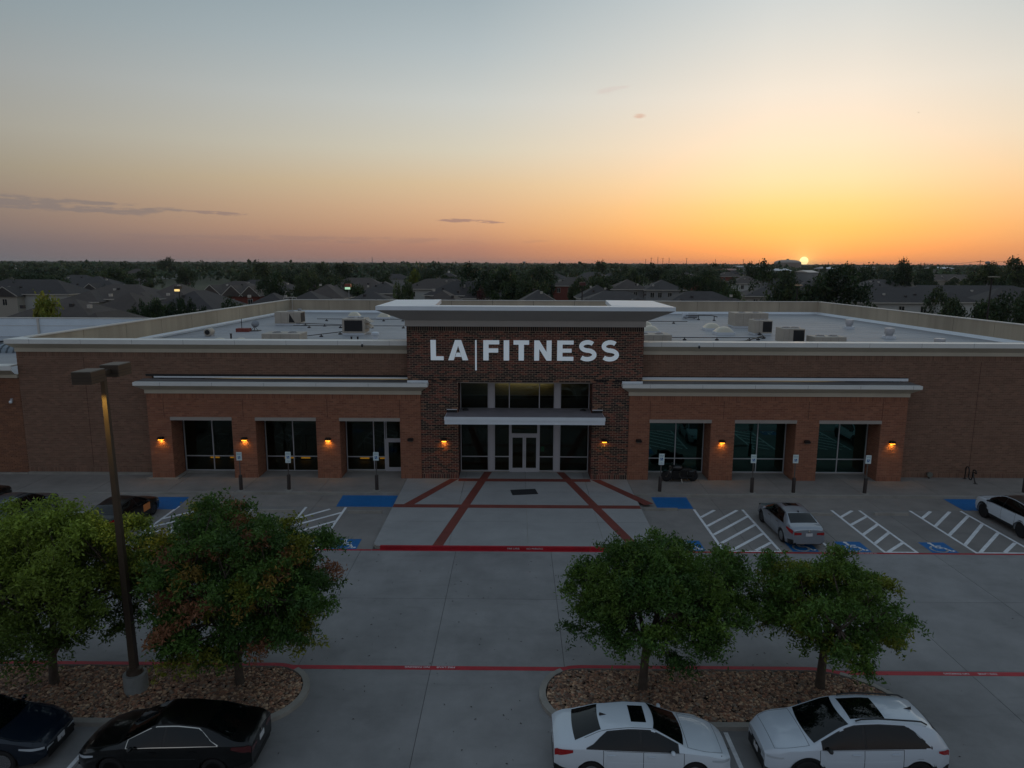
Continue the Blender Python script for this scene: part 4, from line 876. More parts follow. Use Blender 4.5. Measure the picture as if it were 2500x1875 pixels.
dome(11.8, 63, 1.5, 1.5, 'cream skylight dome, front one peeping from behind the tower on its right'); dome(12.2, 68.5, 1.5, 1.5, 'cream skylight dome, rear one peeping from behind the tower on its right')
dome(-22.5, 53.4, .95, 1.0, 'white skylight cap just over the front parapet near the left corner', .2); dome(-20.9, 53.4, .85, 1.0, 'white skylight cap over the front parapet, right of its twin', .2)
def vent(x, y, r, h, label):
    t = thing('roof_vent', (x, y, ZR), label, 'roof vent', 'round roof vents'); ob('base', MB().box(-r * 1.05, r * 1.05, -r * 1.05, r * 1.05, 0, .2), M_CURB, t)
    b = MB(); b.lathe([(r * .75, .2), (r * .75, .38), (r, .4), (r, h - .08), (r * .93, h), (.05, h + .03)], (0, 0, 0), 18); ob('stack', b, M_GALV, t, smooth=35)
vent(31.85, 68.4, .35, .85, 'galvanised mushroom vent near the right parapet, farthest of three'); vent(31.1, 59.5, .38, .85, 'galvanised mushroom vent near the right parapet, middle of three'); vent(31.5, 53.0, .38, .66, 'galvanised mushroom vent showing only its lid at the front parapet')
vent(-26.4, 86.3, .27, .5, 'small white vent by the rear left corner of the roof'); 
t = thing('gooseneck_vent', (-11.2, 55.9, ZR), 'white hooded gooseneck vent beside the tower cornice', 'roof vent'); b = MB(); b.lathe([(.22, 0), (.22, .45), (.32, .46), (.32, .62), (.2, .68), (.02, .69)], (0, 0, 0), 14); ob('stack', b, M_CURB, t, smooth=40); ob('base_plate', MB().box(-.4, .4, -.3, .3, 0, .03), M_GALV, t)
for x, lb in ((-13.1, 'small dark pipe stub on the roof, left of its twin, before the gooseneck vent'), (-12.6, 'small dark pipe stub on the roof, right of its twin, before the gooseneck vent'), (-22.64, 'short dark pipe standing behind the white skylight caps')):
    t = thing('vent_pipe', (x, 55.9, ZR), lb, 'pipe'); ob('stub', MB().lathe([(.07, 0), (.07, .25 if x > -20 else .45), (.09, .26 if x > -20 else .46), (.09, .3 if x > -20 else .5)], (0, 0, 0), 10), M_PIPE, t)
t = thing('satellite_dish', (-23.5, 63.3, ZR), 'grey satellite dish on a small tripod mast on the roof', 'satellite dish')
b = MB(); b.tube([(0, 0, .0), (.05, 0, .55)], .03, 6).tube([(-.35, -.1, 0), (.04, 0, .4)], .02, 5).tube([(.4, -.1, 0), (.04, 0, .4)], .02, 5); ob('mast', b, M_PIPE, t); ob('base', MB().box(-.45, .5, -.4, .4, 0, .05), M_PIPE, t)
G = [[(.1 + r_ * .36 * math.cos(a), -.08 - .2 * r_ * r_ * -1 - .12 + .25 * r_ * .36 * math.sin(a), .62 + r_ * .3 * math.sin(a)) for a in np.linspace(0, 2 * math.pi, 17)] for r_ in np.linspace(.02, 1, 5)]; v = MB().grid(G); ob('dish', v, mat('dish_grey', (128, 132, 138), .5), t, smooth=60)
t = thing('antenna_base', (-24.2, 62.6, ZR), 'red ballast tray carrying a thin whip antenna on the roof', 'antenna'); ob('ballast_tray', MB().box(-.55, .55, -.4, .4, 0, .3), mat('tray_red', (120, 52, 44), .7), t); ob('whip', MB().tube([(-.15, 0, .3), (-.15, 0, 1.15)], .03, 6), M_PIPE, t)
t = thing('exhaust_fan', (-25.6, 58.8, ZR), 'beige drum shaped exhaust fan lying against the left parapet', 'exhaust fan'); b = MB(); b.lathe([(.22, -.42), (.3, -.42), (.33, -.3), (.33, .3), (.27, .42)], (0, 0, .33), 16, 'y'); ob('drum', b, M_HV, t, smooth=40); ob('opening', MB().lathe([(.21, -.425), (.02, -.43)], (0, 0, .33), 14, 'y'), M_GRL, t); ob('cradle', MB().box(-.25, .25, -.3, .3, 0, .12), M_GALV, t)
b = MB(); b.tube([(-29.0, 47, 7.1), (-27.6, 83, 7.1)], .1, 8); t = thing('drain_pipe', (0, 0, 0), 'long white pipe along the foot of the left parapet', 'pipe'); ob('pipe_run', b, M_CURB, t)
t = thing('exhaust_cylinder', (19.3, 79.6, ZR), 'grey ribbed exhaust drum on its side with a dark pipe beside it on the roof', 'exhaust'); b = MB(); b.lathe([(.26, -.8), (.3, -.75), (.3, .75), (.26, .8)], (0, 0, .38), 14, 'x'); ob('drum', b, M_GALV, t, smooth=40); ob('feet', MB().box(-.5, -.4, -.25, .25, 0, .12).box(.4, .5, -.25, .25, 0, .12), M_GALV, t)
rr = MB()
for k in range(5): rr.lathe([(.31, -.85 + k * .12), (.33, -.81 + k * .12), (.31, -.77 + k * .12)], (0, 0, .38), 14, 'x')
ob('rib', rr, M_CURB, t, smooth=40)
def piperun(pts, label, every=2.2, r=.035, hz=.22):
    t = thing('gas_pipe', (pts[0][0], pts[0][1], ZR), label, 'pipe', 'dark pipe runs across the roof'); o_ = Vector((pts[0][0], pts[0][1])); P = [Vector(p) - o_ for p in pts]
    ob('pipe_run', MB().tube([(p.x, p.y, hz) for p in P], r, 6), M_PIPE, t)
    for a, b_ in zip(P[:-1], P[1:]):
        n_ = max(1, int((b_ - a).length / every))
        for k in range(n_): p = a.lerp(b_, (k + .5) / n_); ob('pipe_support', MB().box(p.x - .13, p.x + .13, p.y - .1, p.y + .1, 0, .1).box(p.x - .035, p.x + .035, p.y - .035, p.y + .035, .1, hz), M_PIPE, t)
piperun([(-21, 74.5), (-9, 74.5)], 'dark pipe run on feet at the back of the left roof, behind the tan units', 1.9)
piperun([(-21, 66.5), (-9.2, 66.5)], 'dark pipe run on feet between the two left rooftop units', 2.4)
piperun([(-17.8, 55.5), (-14.6, 61.5)], 'dark pipe run slanting to the black faced unit', 1.8); piperun([(-21.5, 69.0), (-13.5, 66.7)], 'dark pipe run joining the left unit to the middle line', 2.0)
piperun([(9, 73.2), (17.5, 73.2)], 'dark pipe run on feet at the back of the right roof', 2.6); piperun([(12.2, 57.2), (20.0, 57.2), (22, 66)], 'dark pipe run on feet across the right roof front to the tan units', 2.4)
piperun([(14.8, 53.8), (17.5, 54.6), (20.2, 58.5)], 'dark bent pipe near the right front parapet', 2.0, .05); piperun([(18.5, 78.3), (21.3, 78.3), (21.3, 76.0)], 'dark raised pipe on tall posts beside the ribbed drum', 1.4, .05, .5)

# ---------------------------------------------------------------- street furniture
M_BROWN = mat('sleeve_brown', (46, 38, 34), .6); M_POST = mat('post_steel', (96, 92, 88), .5, metal=.4); M_SIGNW = mat('sign_white', (206, 222, 222), .5); M_SIGNB = mat('sign_blue', (16, 92, 160), .5); M_SIGNT = mat('sign_text', (20, 100, 130), .5)
sm_txt = text_mesh('RESERVED\nPARKING', .055); sm_txt.materials.append(M_SIGNT); sm_txt2 = text_mesh('VAN\nACCESSIBLE', .045); sm_txt2.materials.append(M_SIGNT); isam = isa(None, .19, 0).mesh('wheelchair_figure', M_SIGNW)
for x, y, z0, van, lb in ((-15.72, 38.9, .13, 0, 'accessible parking sign in front of the first brick pillar gap, farthest left of the posts'), (-13.0, 38.95, .15, 1, 'tall plate accessible parking sign before the second window of the left wing'), (-7.97, 38.98, .15, 0, 'accessible parking sign before the side door at the end of the left wing'),
        (8.17, 39.0, .15, 1, 'tall plate accessible parking sign standing in front of the motorcycle'), (13.38, 38.92, .15, 0, 'accessible parking sign behind the silver sedan, first right of the motorcycle'), (15.75, 38.94, .15, 0, 'accessible parking sign before the pillar with the unlit lamp on the right wing'), (19.78, 38.92, .15, 0, 'accessible parking sign beside the outermost window of the right wing'), (28.98, 39.2, .15, 0, 'parking sign post standing beyond the white black-roofed car')):
    t = thing('parking_sign', (x, y, z0), lb, 'parking sign', 'accessible parking signs on brown bollards')
    ob('collar', MB().lathe([(.24, 0), (.24, .015), (.2, .03)], (0, 0, 0), 14), M_KERB, t); ob('bollard', MB().lathe([(.1, 0), (.1, .86), (.085, .9), (.02, .9)], (0, 0, 0), 14), M_BROWN, t, smooth=40)
    ob('post', MB().box(-.028, .028, -.018, .018, .9, 2.0), M_POST, t); zb = 1.60 if van else 1.76
    p = ob('sign_plate', MB().bev(-.155, .155, -.03, -.02, zb, 2.25, .012), M_SIGNW, t)
    ob('blue_square', MB().box(-.075, .075, -.034, -.0305, 1.85, 2.01), M_SIGNB, p)
    o = ob('wheelchair_figure', isam, parent=p, loc=(0, -.0365, 1.93), rot=(math.pi / 2, 0, 0)); o = ob('lettering', sm_txt, parent=p, loc=(0, -.033, 2.13), rot=(math.pi / 2, 0, 0))
    if van: ob('lettering', sm_txt2, parent=p, loc=(0, -.033, 1.71), rot=(math.pi / 2, 0, 0))
    if x in (19.78, 8.17, -13.0): t.rotation_euler = (0, R(1.2), 0)

# parking lot lamp
M_LAMP = mat('lamp_bronze', (74, 63, 52), .5, metal=.3, var=.1, scale=2)
lampt = thing('lot_lamp', (-11.57, 19.75, 0), 'tall dark parking lot lamp with twin box heads on a round concrete base', 'lamp post')
ob('concrete_base', MB().lathe([(.34, 0), (.34, .62), (.33, .66), (.02, .67)], (0, 0, 0), 24), mat('base_concrete', (134, 138, 136), .85, var=.25, scale=1.6), lampt, smooth=40); ob('base_cover', MB().lathe([(.24, .66), (.22, .80), (.12, .84)], (0, 0, 0), 16), M_LAMP, lampt)
p = MB(); p.v += [(-.1, -.1, .7), (.1, -.1, .7), (.1, .1, .7), (-.1, .1, .7), (-.062, -.062, 9.8), (.062, -.062, 9.8), (.062, .062, 9.8), (-.062, .062, 9.8)]; p.f += [(0, 3, 2, 1), (4, 5, 6, 7), (0, 1, 5, 4), (1, 2, 6, 5), (2, 3, 7, 6), (3, 0, 4, 7)]; p.m += [0] * 6; ob('pole', p, M_LAMP, lampt)
for s_ in (-1, 1):
    yc = s_ * .66; a, b_ = sorted((s_ * .05, s_ * .32)); ob('arm', MB().box(-.06, .06, a, b_, 9.82, 9.95), M_LAMP, lampt)
    h = ob('lamp_head', MB().bev(-.27, .27, yc - .36, yc + .36, 9.72, 10.07, .02), M_LAMP, lampt); ob('head_groove', MB().box(-.274, .274, yc - .364, yc + .364, 9.9, 9.908).box(-.274, .274, yc - .364, yc + .364, 9.82, 9.828), M_BLACK, h)
    ob('lens', MB().box(-.2, .2, yc - .27, yc + .27, 9.715, 9.7195), mat('lot_lens', (255, 220, 120), .4, emit=(255, 206, 90), estr=1.2), h)
l = bpy.data.lights.new('lamp_light', 'SPOT'); l.energy = 380; l.color = (1, .66, .14); l.spot_size = R(46); l.spot_blend = .9; l.shadow_soft_size = .1; lo = bpy.data.objects.new('lamp_light', l); COL.objects.link(lo); lo.parent = lampt; lo.location = (0, -.48, 9.70); lo.rotation_euler = (R(24), 0, 0)

lampt.rotation_euler = (0, R(-.75), 0)
# motorcycle on the walk, front wheel at the left
M_TYRE = mat('tyre_rubber', (20, 20, 21), .85); M_MBLK = mat('bike_black', (16, 16, 17), .3, coat=.4); M_CHR = mat('chrome', (200, 196, 186), .15, metal=1); M_CHRD = mat('dull_chrome', (92, 88, 82), .35, metal=.9)
mc = thing('motorcycle', (9.75, 41.0, .15), 'black cruiser motorcycle parked on its stand before the green tinted window', 'motorcycle', rot=R(2))
def bikewheel(x, steer):
    t_ = MB(); t_.lathe([(.21, -.06), (.28, -.065), (.325, -.03), (.33, 0), (.325, .03), (.28, .065), (.21, .06)], (0, 0, 0), 24, 'y'); w = ob('wheel', t_, M_TYRE, mc, smooth=50, loc=(x, 0, .33), rot=steer)
    rm = MB(); rm.lathe([(.21, -.055), (.215, 0), (.21, .055)], (0, 0, 0), 24, 'y')
    for k in range(7): a = 2 * math.pi * k / 7; rm.tube([(.03 * math.cos(a), 0, .03 * math.sin(a)), (.21 * math.cos(a + .2), 0, .21 * math.sin(a + .2))], .012, 5)
    ob('rim', rm, mat('rim_dark', (26, 26, 26), .5, metal=.3), w); ob('hub', MB().lathe([(.05, -.08), (.06, 0), (.05, .08)], (0, 0, 0), 10, 'y'), M_CHRD, w)
bikewheel(-.80, R(-24)); bikewheel(.78, 0)
ob('fuel_tank', MB().ell((-.16, 0, .84), .34, .18, .18, 14, 8), M_MBLK, mc, smooth=80); ob('seat', MB().ell((.36, 0, .72), .38, .19, .12, 12, 6), mat('seat_leather', (24, 21, 19), .7), mc, smooth=80)
b = MB(); b.box(-.46, .40, -.18, .18, .16, .70).lathe([(.09, -.12), (.11, .0), (.09, .18)], (-.14, 0, .62), 10, 'z').lathe([(.09, -.12), (.11, 0), (.09, .18)], (.06, 0, .62), 10, 'z'); ob('engine', b, mat('engine_dark', (22, 22, 23), .4, metal=.3), mc)
b = MB(); b.tube([(-.80, .09, .33), (-.5, .09, .95)], .025, 6).tube([(-.80, -.09, .33), (-.5, -.09, .95)], .025, 6); ob('fork', b, M_CHRD, mc)
b = MB(); b.tube([(-.36, -.40, 1.06), (-.46, -.22, 1.08), (-.48, 0, 1.0), (-.46, .22, 1.08), (-.36, .40, 1.06)], .016, 6).tube([(-.46, -.2, 1.08), (-.50, -.3, 1.24)], .008, 5).ell((-.5, -.3, 1.26), .05, .03, .035, 8, 5); ob('handlebar', b, M_MBLK, mc)
ob('headlight', MB().ell((-.60, 0, .92), .09, .09, .09, 10, 6), M_CHRD, mc, smooth=80); b = MB(); b.tube([(-.45, 0, .9), (-.2, 0, .55), (.1, 0, .35), (.5, 0, .4), (.78, 0, .33)], .035, 6).tube([(0, 0, .72), (.55, 0, .6), (.78, .1, .33)], .025, 6); ob('frame', b, M_MBLK, mc)
b = MB(); b.tube([(-.1, -.16, .5), (-.05, -.2, .3), (.2, -.2, .26), (.8, -.2, .3)], .045, 8); ob('exhaust', b, mat('exhaust_dark', (30, 29, 28), .4, metal=.5), mc, smooth=60); G = [[(.78 + .37 * math.cos(a), y_, .33 + .37 * math.sin(a)) for a in np.linspace(.5, 2.4, 8)] for y_ in (-.08, 0, .08)]; ob('rear_fender', MB().grid(G), M_MBLK, mc, smooth=60)
G = [[(-.80 + .37 * math.cos(a), y_, .33 + .37 * math.sin(a)) for a in np.linspace(.9, 2.3, 8)] for y_ in (-.07, 0, .07)]; ob('front_fender', MB().grid(G), M_MBLK, mc, smooth=60); ob('saddle_bag', MB().bev(.42, .84, -.26, -.12, .42, .72, .05), M_MBLK, mc); ob('tyre_hugger', MB().bev(.5, 1.0, -.1, .1, .62, .72, .03), M_MBLK, mc); ob('kickstand', MB().tube([(.05, -.1, .3), (.1, -.3, 0.01)], .015, 5), M_CHR, mc); ob('air_cover', MB().lathe([(.09, -.18), (.09, -.15)], (.0, 0, .55), 12, 'y'), M_CHR, mc)
# ---------------------------------------------------------------- cars
M_CARGL = mat('car_glass', (4, 7, 8), .03, spec=.42); M_TRIM = mat('car_black_trim', (14, 14, 15), .45); M_UNDER = mat('car_underside', (9, 9, 9), .9)
M_ALLOY = mat('alloy', (150, 152, 154), .3, metal=.8); M_ALLOYD = mat('alloy_dark', (26, 26, 27), .35, metal=.6); M_REDL = mat('tail_red', (150, 10, 16), .15, coat=.6); M_HEADL = mat('headlight_glass', (170, 178, 184), .12, coat=.8); M_PLATE = mat('number_plate', (196, 198, 200), .5); M_AMB = mat('amber_lens', (190, 96, 50), .3)
def paint(name, col, metal=0.0, rough=.35, coat=1.0): return mat(name, col, rough, metal=metal, coat=coat, spec=.5 if coat > .7 else .2)
def cint(pts, x): xs = [p[0] for p in pts]; return np.interp(x, xs, [p[1] for p in pts])
def smooth_curve(pts, k=.10):
    xs = np.linspace(pts[0][0], pts[-1][0], 400); ys = np.interp(xs, [p[0] for p in pts], [p[1] for p in pts]); w = max(1, int(k / (xs[1] - xs[0])))
    pad = np.concatenate([np.full(w, ys[0]), ys, np.full(w, ys[-1])]); ker = np.hanning(2 * w + 3)[1:-1]; ker /= ker.sum()
    ys2 = np.convolve(pad, ker, 'same')[w:-w]; return lambda x: float(np.interp(x, xs, ys2))
WHEELS = {}
def wheel_meshes(r, style):
    if (r, style) in WHEELS: return WHEELS[(r, style)]
    t = MB(); t.lathe([(r * .66, -.1), (r * .9, -.108), (r * .985, -.08), (r, 0), (r * .985, .08), (r * .9, .108), (r * .66, .1)], (0, 0, 0), 28, 'y')
    rm = MB(); rm.lathe([(r * .68, .10), (r * .66, .085), (r * .6, .04), (r * .6, -.08)], (0, 0, 0), 28, 'y')
    ns = 10 if style == 'silver' else 5
    for k in range(ns):
        a = 2 * math.pi * k / ns; w_ = .14 if ns == 10 else .22
        p = [(r * .12 * math.cos(a - w_ * 2), r * .12 * math.sin(a - w_ * 2)), (r * .64 * math.cos(a - w_ * .7), r * .64 * math.sin(a - w_ * .7)), (r * .64 * math.cos(a + w_ * .7), r * .64 * math.sin(a + w_ * .7)), (r * .12 * math.cos(a + w_ * 2), r * .12 * math.sin(a + w_ * 2))]
        rm.prism_xz(p, .062, .088)
    rm.lathe([(r * .16, .09), (.01, .095)], (0, 0, 0), 12, 'y')
    bk = MB(); bk.lathe([(r * .62, .03), (.02, .03)], (0, 0, 0), 20, 'y')
    WHEELS[(r, style)] = (t.mesh('tyre', M_TYRE, 40), rm.mesh('rim', M_ALLOY if style in ('silver', 'five') else M_ALLOYD, 30), bk.mesh('brake_disc', M_UNDER)); return WHEELS[(r, style)]
def make_car(name, label, cat_, loc, rot, P, col, group=None):
    """P: profile in car space, x forward, z up. Body sides, four doors, greenhouse, panes, lamps and wheels are parts."""
    car = thing(name, loc, label, cat_, group, rot); L, W = P['L'], P['W']; hx = L / 2; wr_ = P.get('r', .33); xf, xr = P['xf'], P['xr']
    ZT = smooth_curve(P['top'], .13); WB = smooth_curve(P['plan'], .10); WR = smooth_curve(P['roofw'], .16); BELT = smooth_curve(P['belt'], .12)
    xcf, xcr = P['cowl'], P['deck']          # windscreen foot, rear glass foot
    def zcr(x): return .045 * min(1, max(.25, WR(x) / .6))
    def zedge(x): return ZT(x) - zcr(x)
    def zbelt(x): return min(BELT(x), zedge(x) - .025)
    def wside(x, z):
        w = WB(x); t = z / max(zbelt(x), .3)
        return w * (.93 + .07 * math.sin(min(1, max(0, (t - .15) / .55)) * math.pi / 2) - .045 * max(0, (t - .75) / .25) ** 1.5 + (.012 if .58 < t < .66 else 0))
    def wtop(x): return min(WR(x), wside(x, zbelt(x)) - .015)
    ra = wr_ + .055
    def zlow(x):
        z = P.get('sill', .2) + .16 * max(0, (abs(x) - hx + .5) / .5) ** 2
        for xc in (xf, xr):
            if abs(x - xc) < ra: z = max(z, wr_ + math.sqrt(ra * ra - (x - xc) ** 2) * .985)
        return z
    def side(x, t, off=0, s_=1):                # t 0..1 sill to belt
        zl, zb = zlow(x), zbelt(x); z = zl + (zb - zl) * t; return (x, s_ * (wside(x, z) + off), z)
    def house(x, t, off=0, s_=1):               # t 0..1 belt to roof edge
        zb, ze = zbelt(x), zedge(x); wb, wt = wside(x, zb), wtop(x); w = wb + (wt - wb) * t + .03 * math.sin(t * math.pi) * min(1, (ze - zb) / .3); z = zb + (ze - zb) * t
        k = (wb - wt) / max(ze - zb, .05); nl = math.hypot(1, k); return (x, s_ * (w + off / nl), z + off * k / nl)
    def top(x, s, off=0): return (x, wtop(x) * s, zedge(x) + zcr(x) * (1 - abs(s) ** 2.2) + off)
    def tslope(x): return (ZT(x + .05) - ZT(x - .05)) / .1
    def topn(x, s, off): k = tslope(x); n_ = math.hypot(1, k); p = top(x, s); return (p[0] - off * k / n_, p[1], p[2] + off / n_)
    body_m = paint(*col); xd = P['doors']       # x of door edges from rear to front: r0, r1, f1
    arch = sorted([xf - ra, xf + ra, xr - ra, xr + ra])
    def stations(a, b_, step=.07):
        base = list(np.linspace(a, b_, max(3, int((b_ - a) / step) + 1)))
        for q in arch:
            for e in (q - .001, q + .001):
                if a < e < b_: base.append(e)
        for xc in (xf, xr):
            for an in np.linspace(-1.4, 1.4, 13):
                e = xc + ra * math.sin(an)
                if a < e < b_: base.append(e)
        return sorted(base)
    bm_ = MB(); gap = .007
    tl = [0, .12, .25, .4, .5, .6, .64, .75, .88, .95, 1]
    for s_ in (1, -1):
        for a, b_ in ((-hx, xd[0] - gap), (xd[2] + gap, hx)): bm_.grid([[side(x, t, 0, s_) for t in tl] for x in stations(a, b_)], flip=s_ < 0)
        sk = [[(x, s_ * (wside(x, zlow(x)) - .0), zlow(x)) if k else (x, s_ * (W / 2 - .25), zlow(x) - .01) for k in (0, 1)] for x in stations(-hx, hx)]
        bm_.grid(sk, flip=s_ > 0)
        bm_.grid([[house(x, t, 0, s_) for t in (0, .15, .3, .5, .7, .85, 1)] for x in stations(-hx, hx)], flip=s_ < 0)
        for a, b_, nm in ((xd[0], xd[1], 'rear'), (xd[1], xd[2], 'front')):
            d = ob('door', MB().grid([[side(x, t * .985, 0, s_) for t in tl] for x in stations(a + gap, b_ - gap)], flip=s_ < 0), body_m, car, smooth=35)
            xh = a + .2; ph = side(xh, .86, .012, s_); h = MB(); h.add([(ph[0] - .09, ph[1], ph[2] - .016), (ph[0] + .11, ph[1], ph[2] - .012), (ph[0] + .11, ph[1] + s_ * .022, ph[2] - .01), (ph[0] - .09, ph[1] + s_ * .022, ph[2] - .012), (ph[0] - .09, ph[1], ph[2] + .016), (ph[0] + .11, ph[1], ph[2] + .014), (ph[0] + .11, ph[1] + s_ * .02, ph[2] + .012), (ph[0] - .09, ph[1] + s_ * .02, ph[2] + .013)], [(0, 3, 2, 1), (4, 5, 6, 7), (0, 1, 5, 4), (1, 2, 6, 5), (2, 3, 7, 6), (3, 0, 4, 7)]); ob('handle', h, body_m if P.get('handle') != 'chrome' else M_CHR, d)
    bm_.grid([[top(x, s) for s in np.linspace(1, -1, 15)] for x in stations(-hx, hx)])
    for xe, fl in ((hx, 1), (-hx, 0)):           # bumper faces
        ring_ = [side(xe, t, 0, 1) for t in tl] + [house(xe, 1, 0, 1)] + [top(xe, s) for s in np.linspace(.85, -.85, 9)] + [house(xe, 1, 0, -1)] + [side(xe, t, 0, -1) for t in tl[::-1]]
        bm_.add(ring_, [tuple(range(len(ring_)))[::1 if fl else -1]])
    ob('body', bm_, body_m, car, smooth=38)
    ln_ = MB(); ln_.box(-hx + .25, hx - .25, -W / 2 + .2, W / 2 - .2, .17, .72)      # floor and wheel houses
    for s_ in (1, -1): ln_.grid([[side(x, t, -.02, s_) for t in (0, .5, 1)] for x in stations(xd[0] - .05, xd[2] + .05)])
    ob('underside', ln_, M_UNDER, car)
    # glass
    wsx = P['screen']; hd = P['header']; rgx = P['rglass']
    def topglass(nm, xa, xb, sa, m=M_CARGL, off=.006, n_=8, crv=0.0):
        G = []
        for i in range(n_ + 1):
            x = xa + (xb - xa) * i / n_; G.append([topnx(x, s, off, crv) for s in np.linspace(-sa, sa, 11)])
        return ob(nm, MB().grid(G, flip=True), m, car, smooth=60)
    def topnx(x, s, off, crv): return topn(x + crv * (s * s - .4), s, off)
    topglass('windscreen', hd + .03, wsx, .94, crv=-.09); topglass('rear_window', rgx[0], rgx[1], .90, crv=.05)
    if P.get('sunroof'): a, b_, w_ = P['sunroof']; topglass('sunroof', a, b_, w_, off=.005)
    if P.get('roofpaint'):
        ob('roof_skin', MB().grid([[topn(x, s, .003) for s in np.linspace(-1, 1, 13)] for x in np.linspace(P['roofpaint'][0], P['roofpaint'][1], 14)], flip=True), P['roofpaint'][2], car, smooth=60)
    for s_ in (1, -1):
        xa, xb = P['side'][0], P['side'][1]; G = []
        def thi(x): return max(.10, min(.90, .10 + (x - xa) / P.get('taper', .4) * .8)) if x < xa + P.get('taper', .4) else .90
        def panel(nm, a, b_, off, m, e0=0, e1=0):
            return ob(nm, MB().grid([[house(x, (.07 - e0) + (thi(x) + e1 - .07 + e0) * k / 5, off, s_) for k in range(6)] for x in np.linspace(a, b_, 14)], flip=s_ < 0), m, car, smooth=60)
        panel('window_trim', xa - .03, xb + .02, .003, P.get('trimm', M_TRIM), .05, .06)
        px = P['pillar']
        if P.get('trimm'): panel('window_backing', xa, xb, .005, M_TRIM, .015, .02)
        panel('side_window', xa + .01, px - .04, .0075, M_CARGL); panel('side_window', px + .02, xb - .02, .0075, M_CARGL)
        # mirror
        p = house(P['cowl'] - .42, .06, 0, s_); mm = MB(); mm.ell((p[0] + .02, p[1] + s_ * .12, p[2] + .05), .06, .10, .055, 10, 6); mr = ob('mirror', mm, body_m if not P.get('mirblack') else M_TRIM, car, smooth=60); ob('mirror_foot', MB().box(p[0] - .02, p[0] + .05, min(p[1] - .02 * s_, p[1] + s_ * .1), max(p[1] - .02 * s_, p[1] + s_ * .1), p[2] - .01, p[2] + .03), M_TRIM, mr)
        # lamps wrap round the corners
        hl = P['hlamp']; ob('headlight', MB().grid([[side(x, hl[2] + (hl[3] - hl[2]) * (k / 3) * (.35 + .65 * min(1, (x - hl[0]) / max(hl[1] - hl[0], .01))), .006, s_) for k in range(4)] for x in np.linspace(hl[0], hl[1], 8)], flip=s_ < 0), P.get('hlm', M_HEADL), car, smooth=60)
        tlp = P['tlamp']; ob('tail_light', MB().grid([[side(x, tlp[3] - (tlp[3] - tlp[2]) * (k / 3) * (.3 + .7 * min(1, (tlp[1] - x) / max(tlp[1] - tlp[0], .01))), .006, s_) for k in range(4)] for x in np.linspace(tlp[0], tlp[1], 8)], flip=s_ < 0), P.get('tlm', M_REDL), car, smooth=60)
        yb = WB(-hx); ob('tail_light', MB().add([(-hx - .006, s_ * yb * P.get('tlin', .45), zbelt(-hx) - .05), (-hx - .006, s_ * yb * .97, zbelt(-hx) - .03), (-hx - .006, s_ * yb * .97, zbelt(-hx) - .17), (-hx - .006, s_ * yb * P.get('tlin', .45), zbelt(-hx) - .15)], [(0, 1, 2, 3)]), P.get('tlm', M_REDL), car)
        yf = WB(hx); ob('headlight', MB().add([(hx + .006, s_ * yf * .5, zbelt(hx) - .06), (hx + .006, s_ * yf * .97, zbelt(hx) - .02), (hx + .006, s_ * yf * .97, zbelt(hx) - .12), (hx + .006, s_ * yf * .5, zbelt(hx) - .12)], [(0, 1, 2, 3)]), P.get('hlm', M_HEADL), car)
        for xc in (xf, xr):
            tm, rmm, bk = wheel_meshes(wr_, P.get('wheel', 'silver')); w = ob('wheel', tm, parent=car, loc=(xc, s_ * (W / 2 - .135), wr_), rot=0 if s_ > 0 else math.pi); ob('rim', rmm, parent=w); ob('brake_disc', bk, parent=w)
            if P.get('clad'):
                an = np.linspace(R(-8), R(188), 20); G = [[(xc + rr_ * math.cos(a), s_ * (wside(xc + rr_ * math.cos(a), wr_ + .2) + .006), wr_ + rr_ * math.sin(a)) for rr_ in (ra - .02, ra + .055)] for a in an]; ob('arch_cladding', MB().grid(G, flip=s_ > 0), M_TRIM, car, smooth=60)
        if P.get('clad'): ob('sill_cladding', MB().grid([[side(x, t, .006, s_) for t in (0, .1, .22)] for x in stations(xr + ra, xf - ra)], flip=s_ < 0), M_TRIM, car)
        if P.get('rails'): a, b_ = P['rails']; rp = [(x, s_ * (wtop(x) - .05), ZT(x) + .0 + .035 * math.sin(min(1, (x - a) / .12) * math.pi / 2) * math.sin(min(1, (b_ - x) / .12) * math.pi / 2)) for x in np.linspace(a, b_, 14)]; ob('roof_rail', MB().tube(rp, .02, 6), M_TRIM, car, smooth=60)
        else: ob('roof_seam', MB().tube([topn(x, s_ * .985, .001) for x in np.linspace(P['rglass'][1] - .4, hd + .05, 16)], .007, 5), M_TRIM, car)
    zb = zbelt(hx); yf = WB(hx)
    ob('grille', MB().box(hx + .001, hx + .012, -yf * .55, yf * .55, .36, zb - .12), M_TRIM, car); ob('grille', MB().box(hx + .001, hx + .01, -yf * .8, yf * .8, .26, .35), M_TRIM, car)
    ob('number_plate', MB().box(hx + .012, hx + .018, -.15, .15, .40, .55), M_PLATE, car); zr = zbelt(-hx); ob('number_plate', MB().box(-hx - .016, -hx - .006, -.155, .155, P.get('plz', zr - .22), P.get('plz', zr - .22) + .15), M_PLATE, car)
    ob('bumper_mask', MB().box(hx + .0012, hx + .009, -yf * .92, yf * .92, .24, .5), M_TRIM, car)
    for s_ in (1, -1):
        ob('bumper_mask', MB().grid([[side(x, t, .005, s_) for t in (0, .15, .3)] for x in np.linspace(-hx, -hx + .42, 6)], flip=s_ < 0), M_TRIM, car, smooth=60)
        ob('side_crease', MB().tube([side(x, .62, .0005, s_) for x in np.linspace(xr + ra + .05, xf - ra - .05, 14)], .004, 4), body_m, car)
    ob('rear_valance', MB().box(-hx - .008, -hx - .001, -WB(-hx) * .8, WB(-hx) * .8, .3, .42), M_TRIM if P.get('valance', 1) else body_m, car)
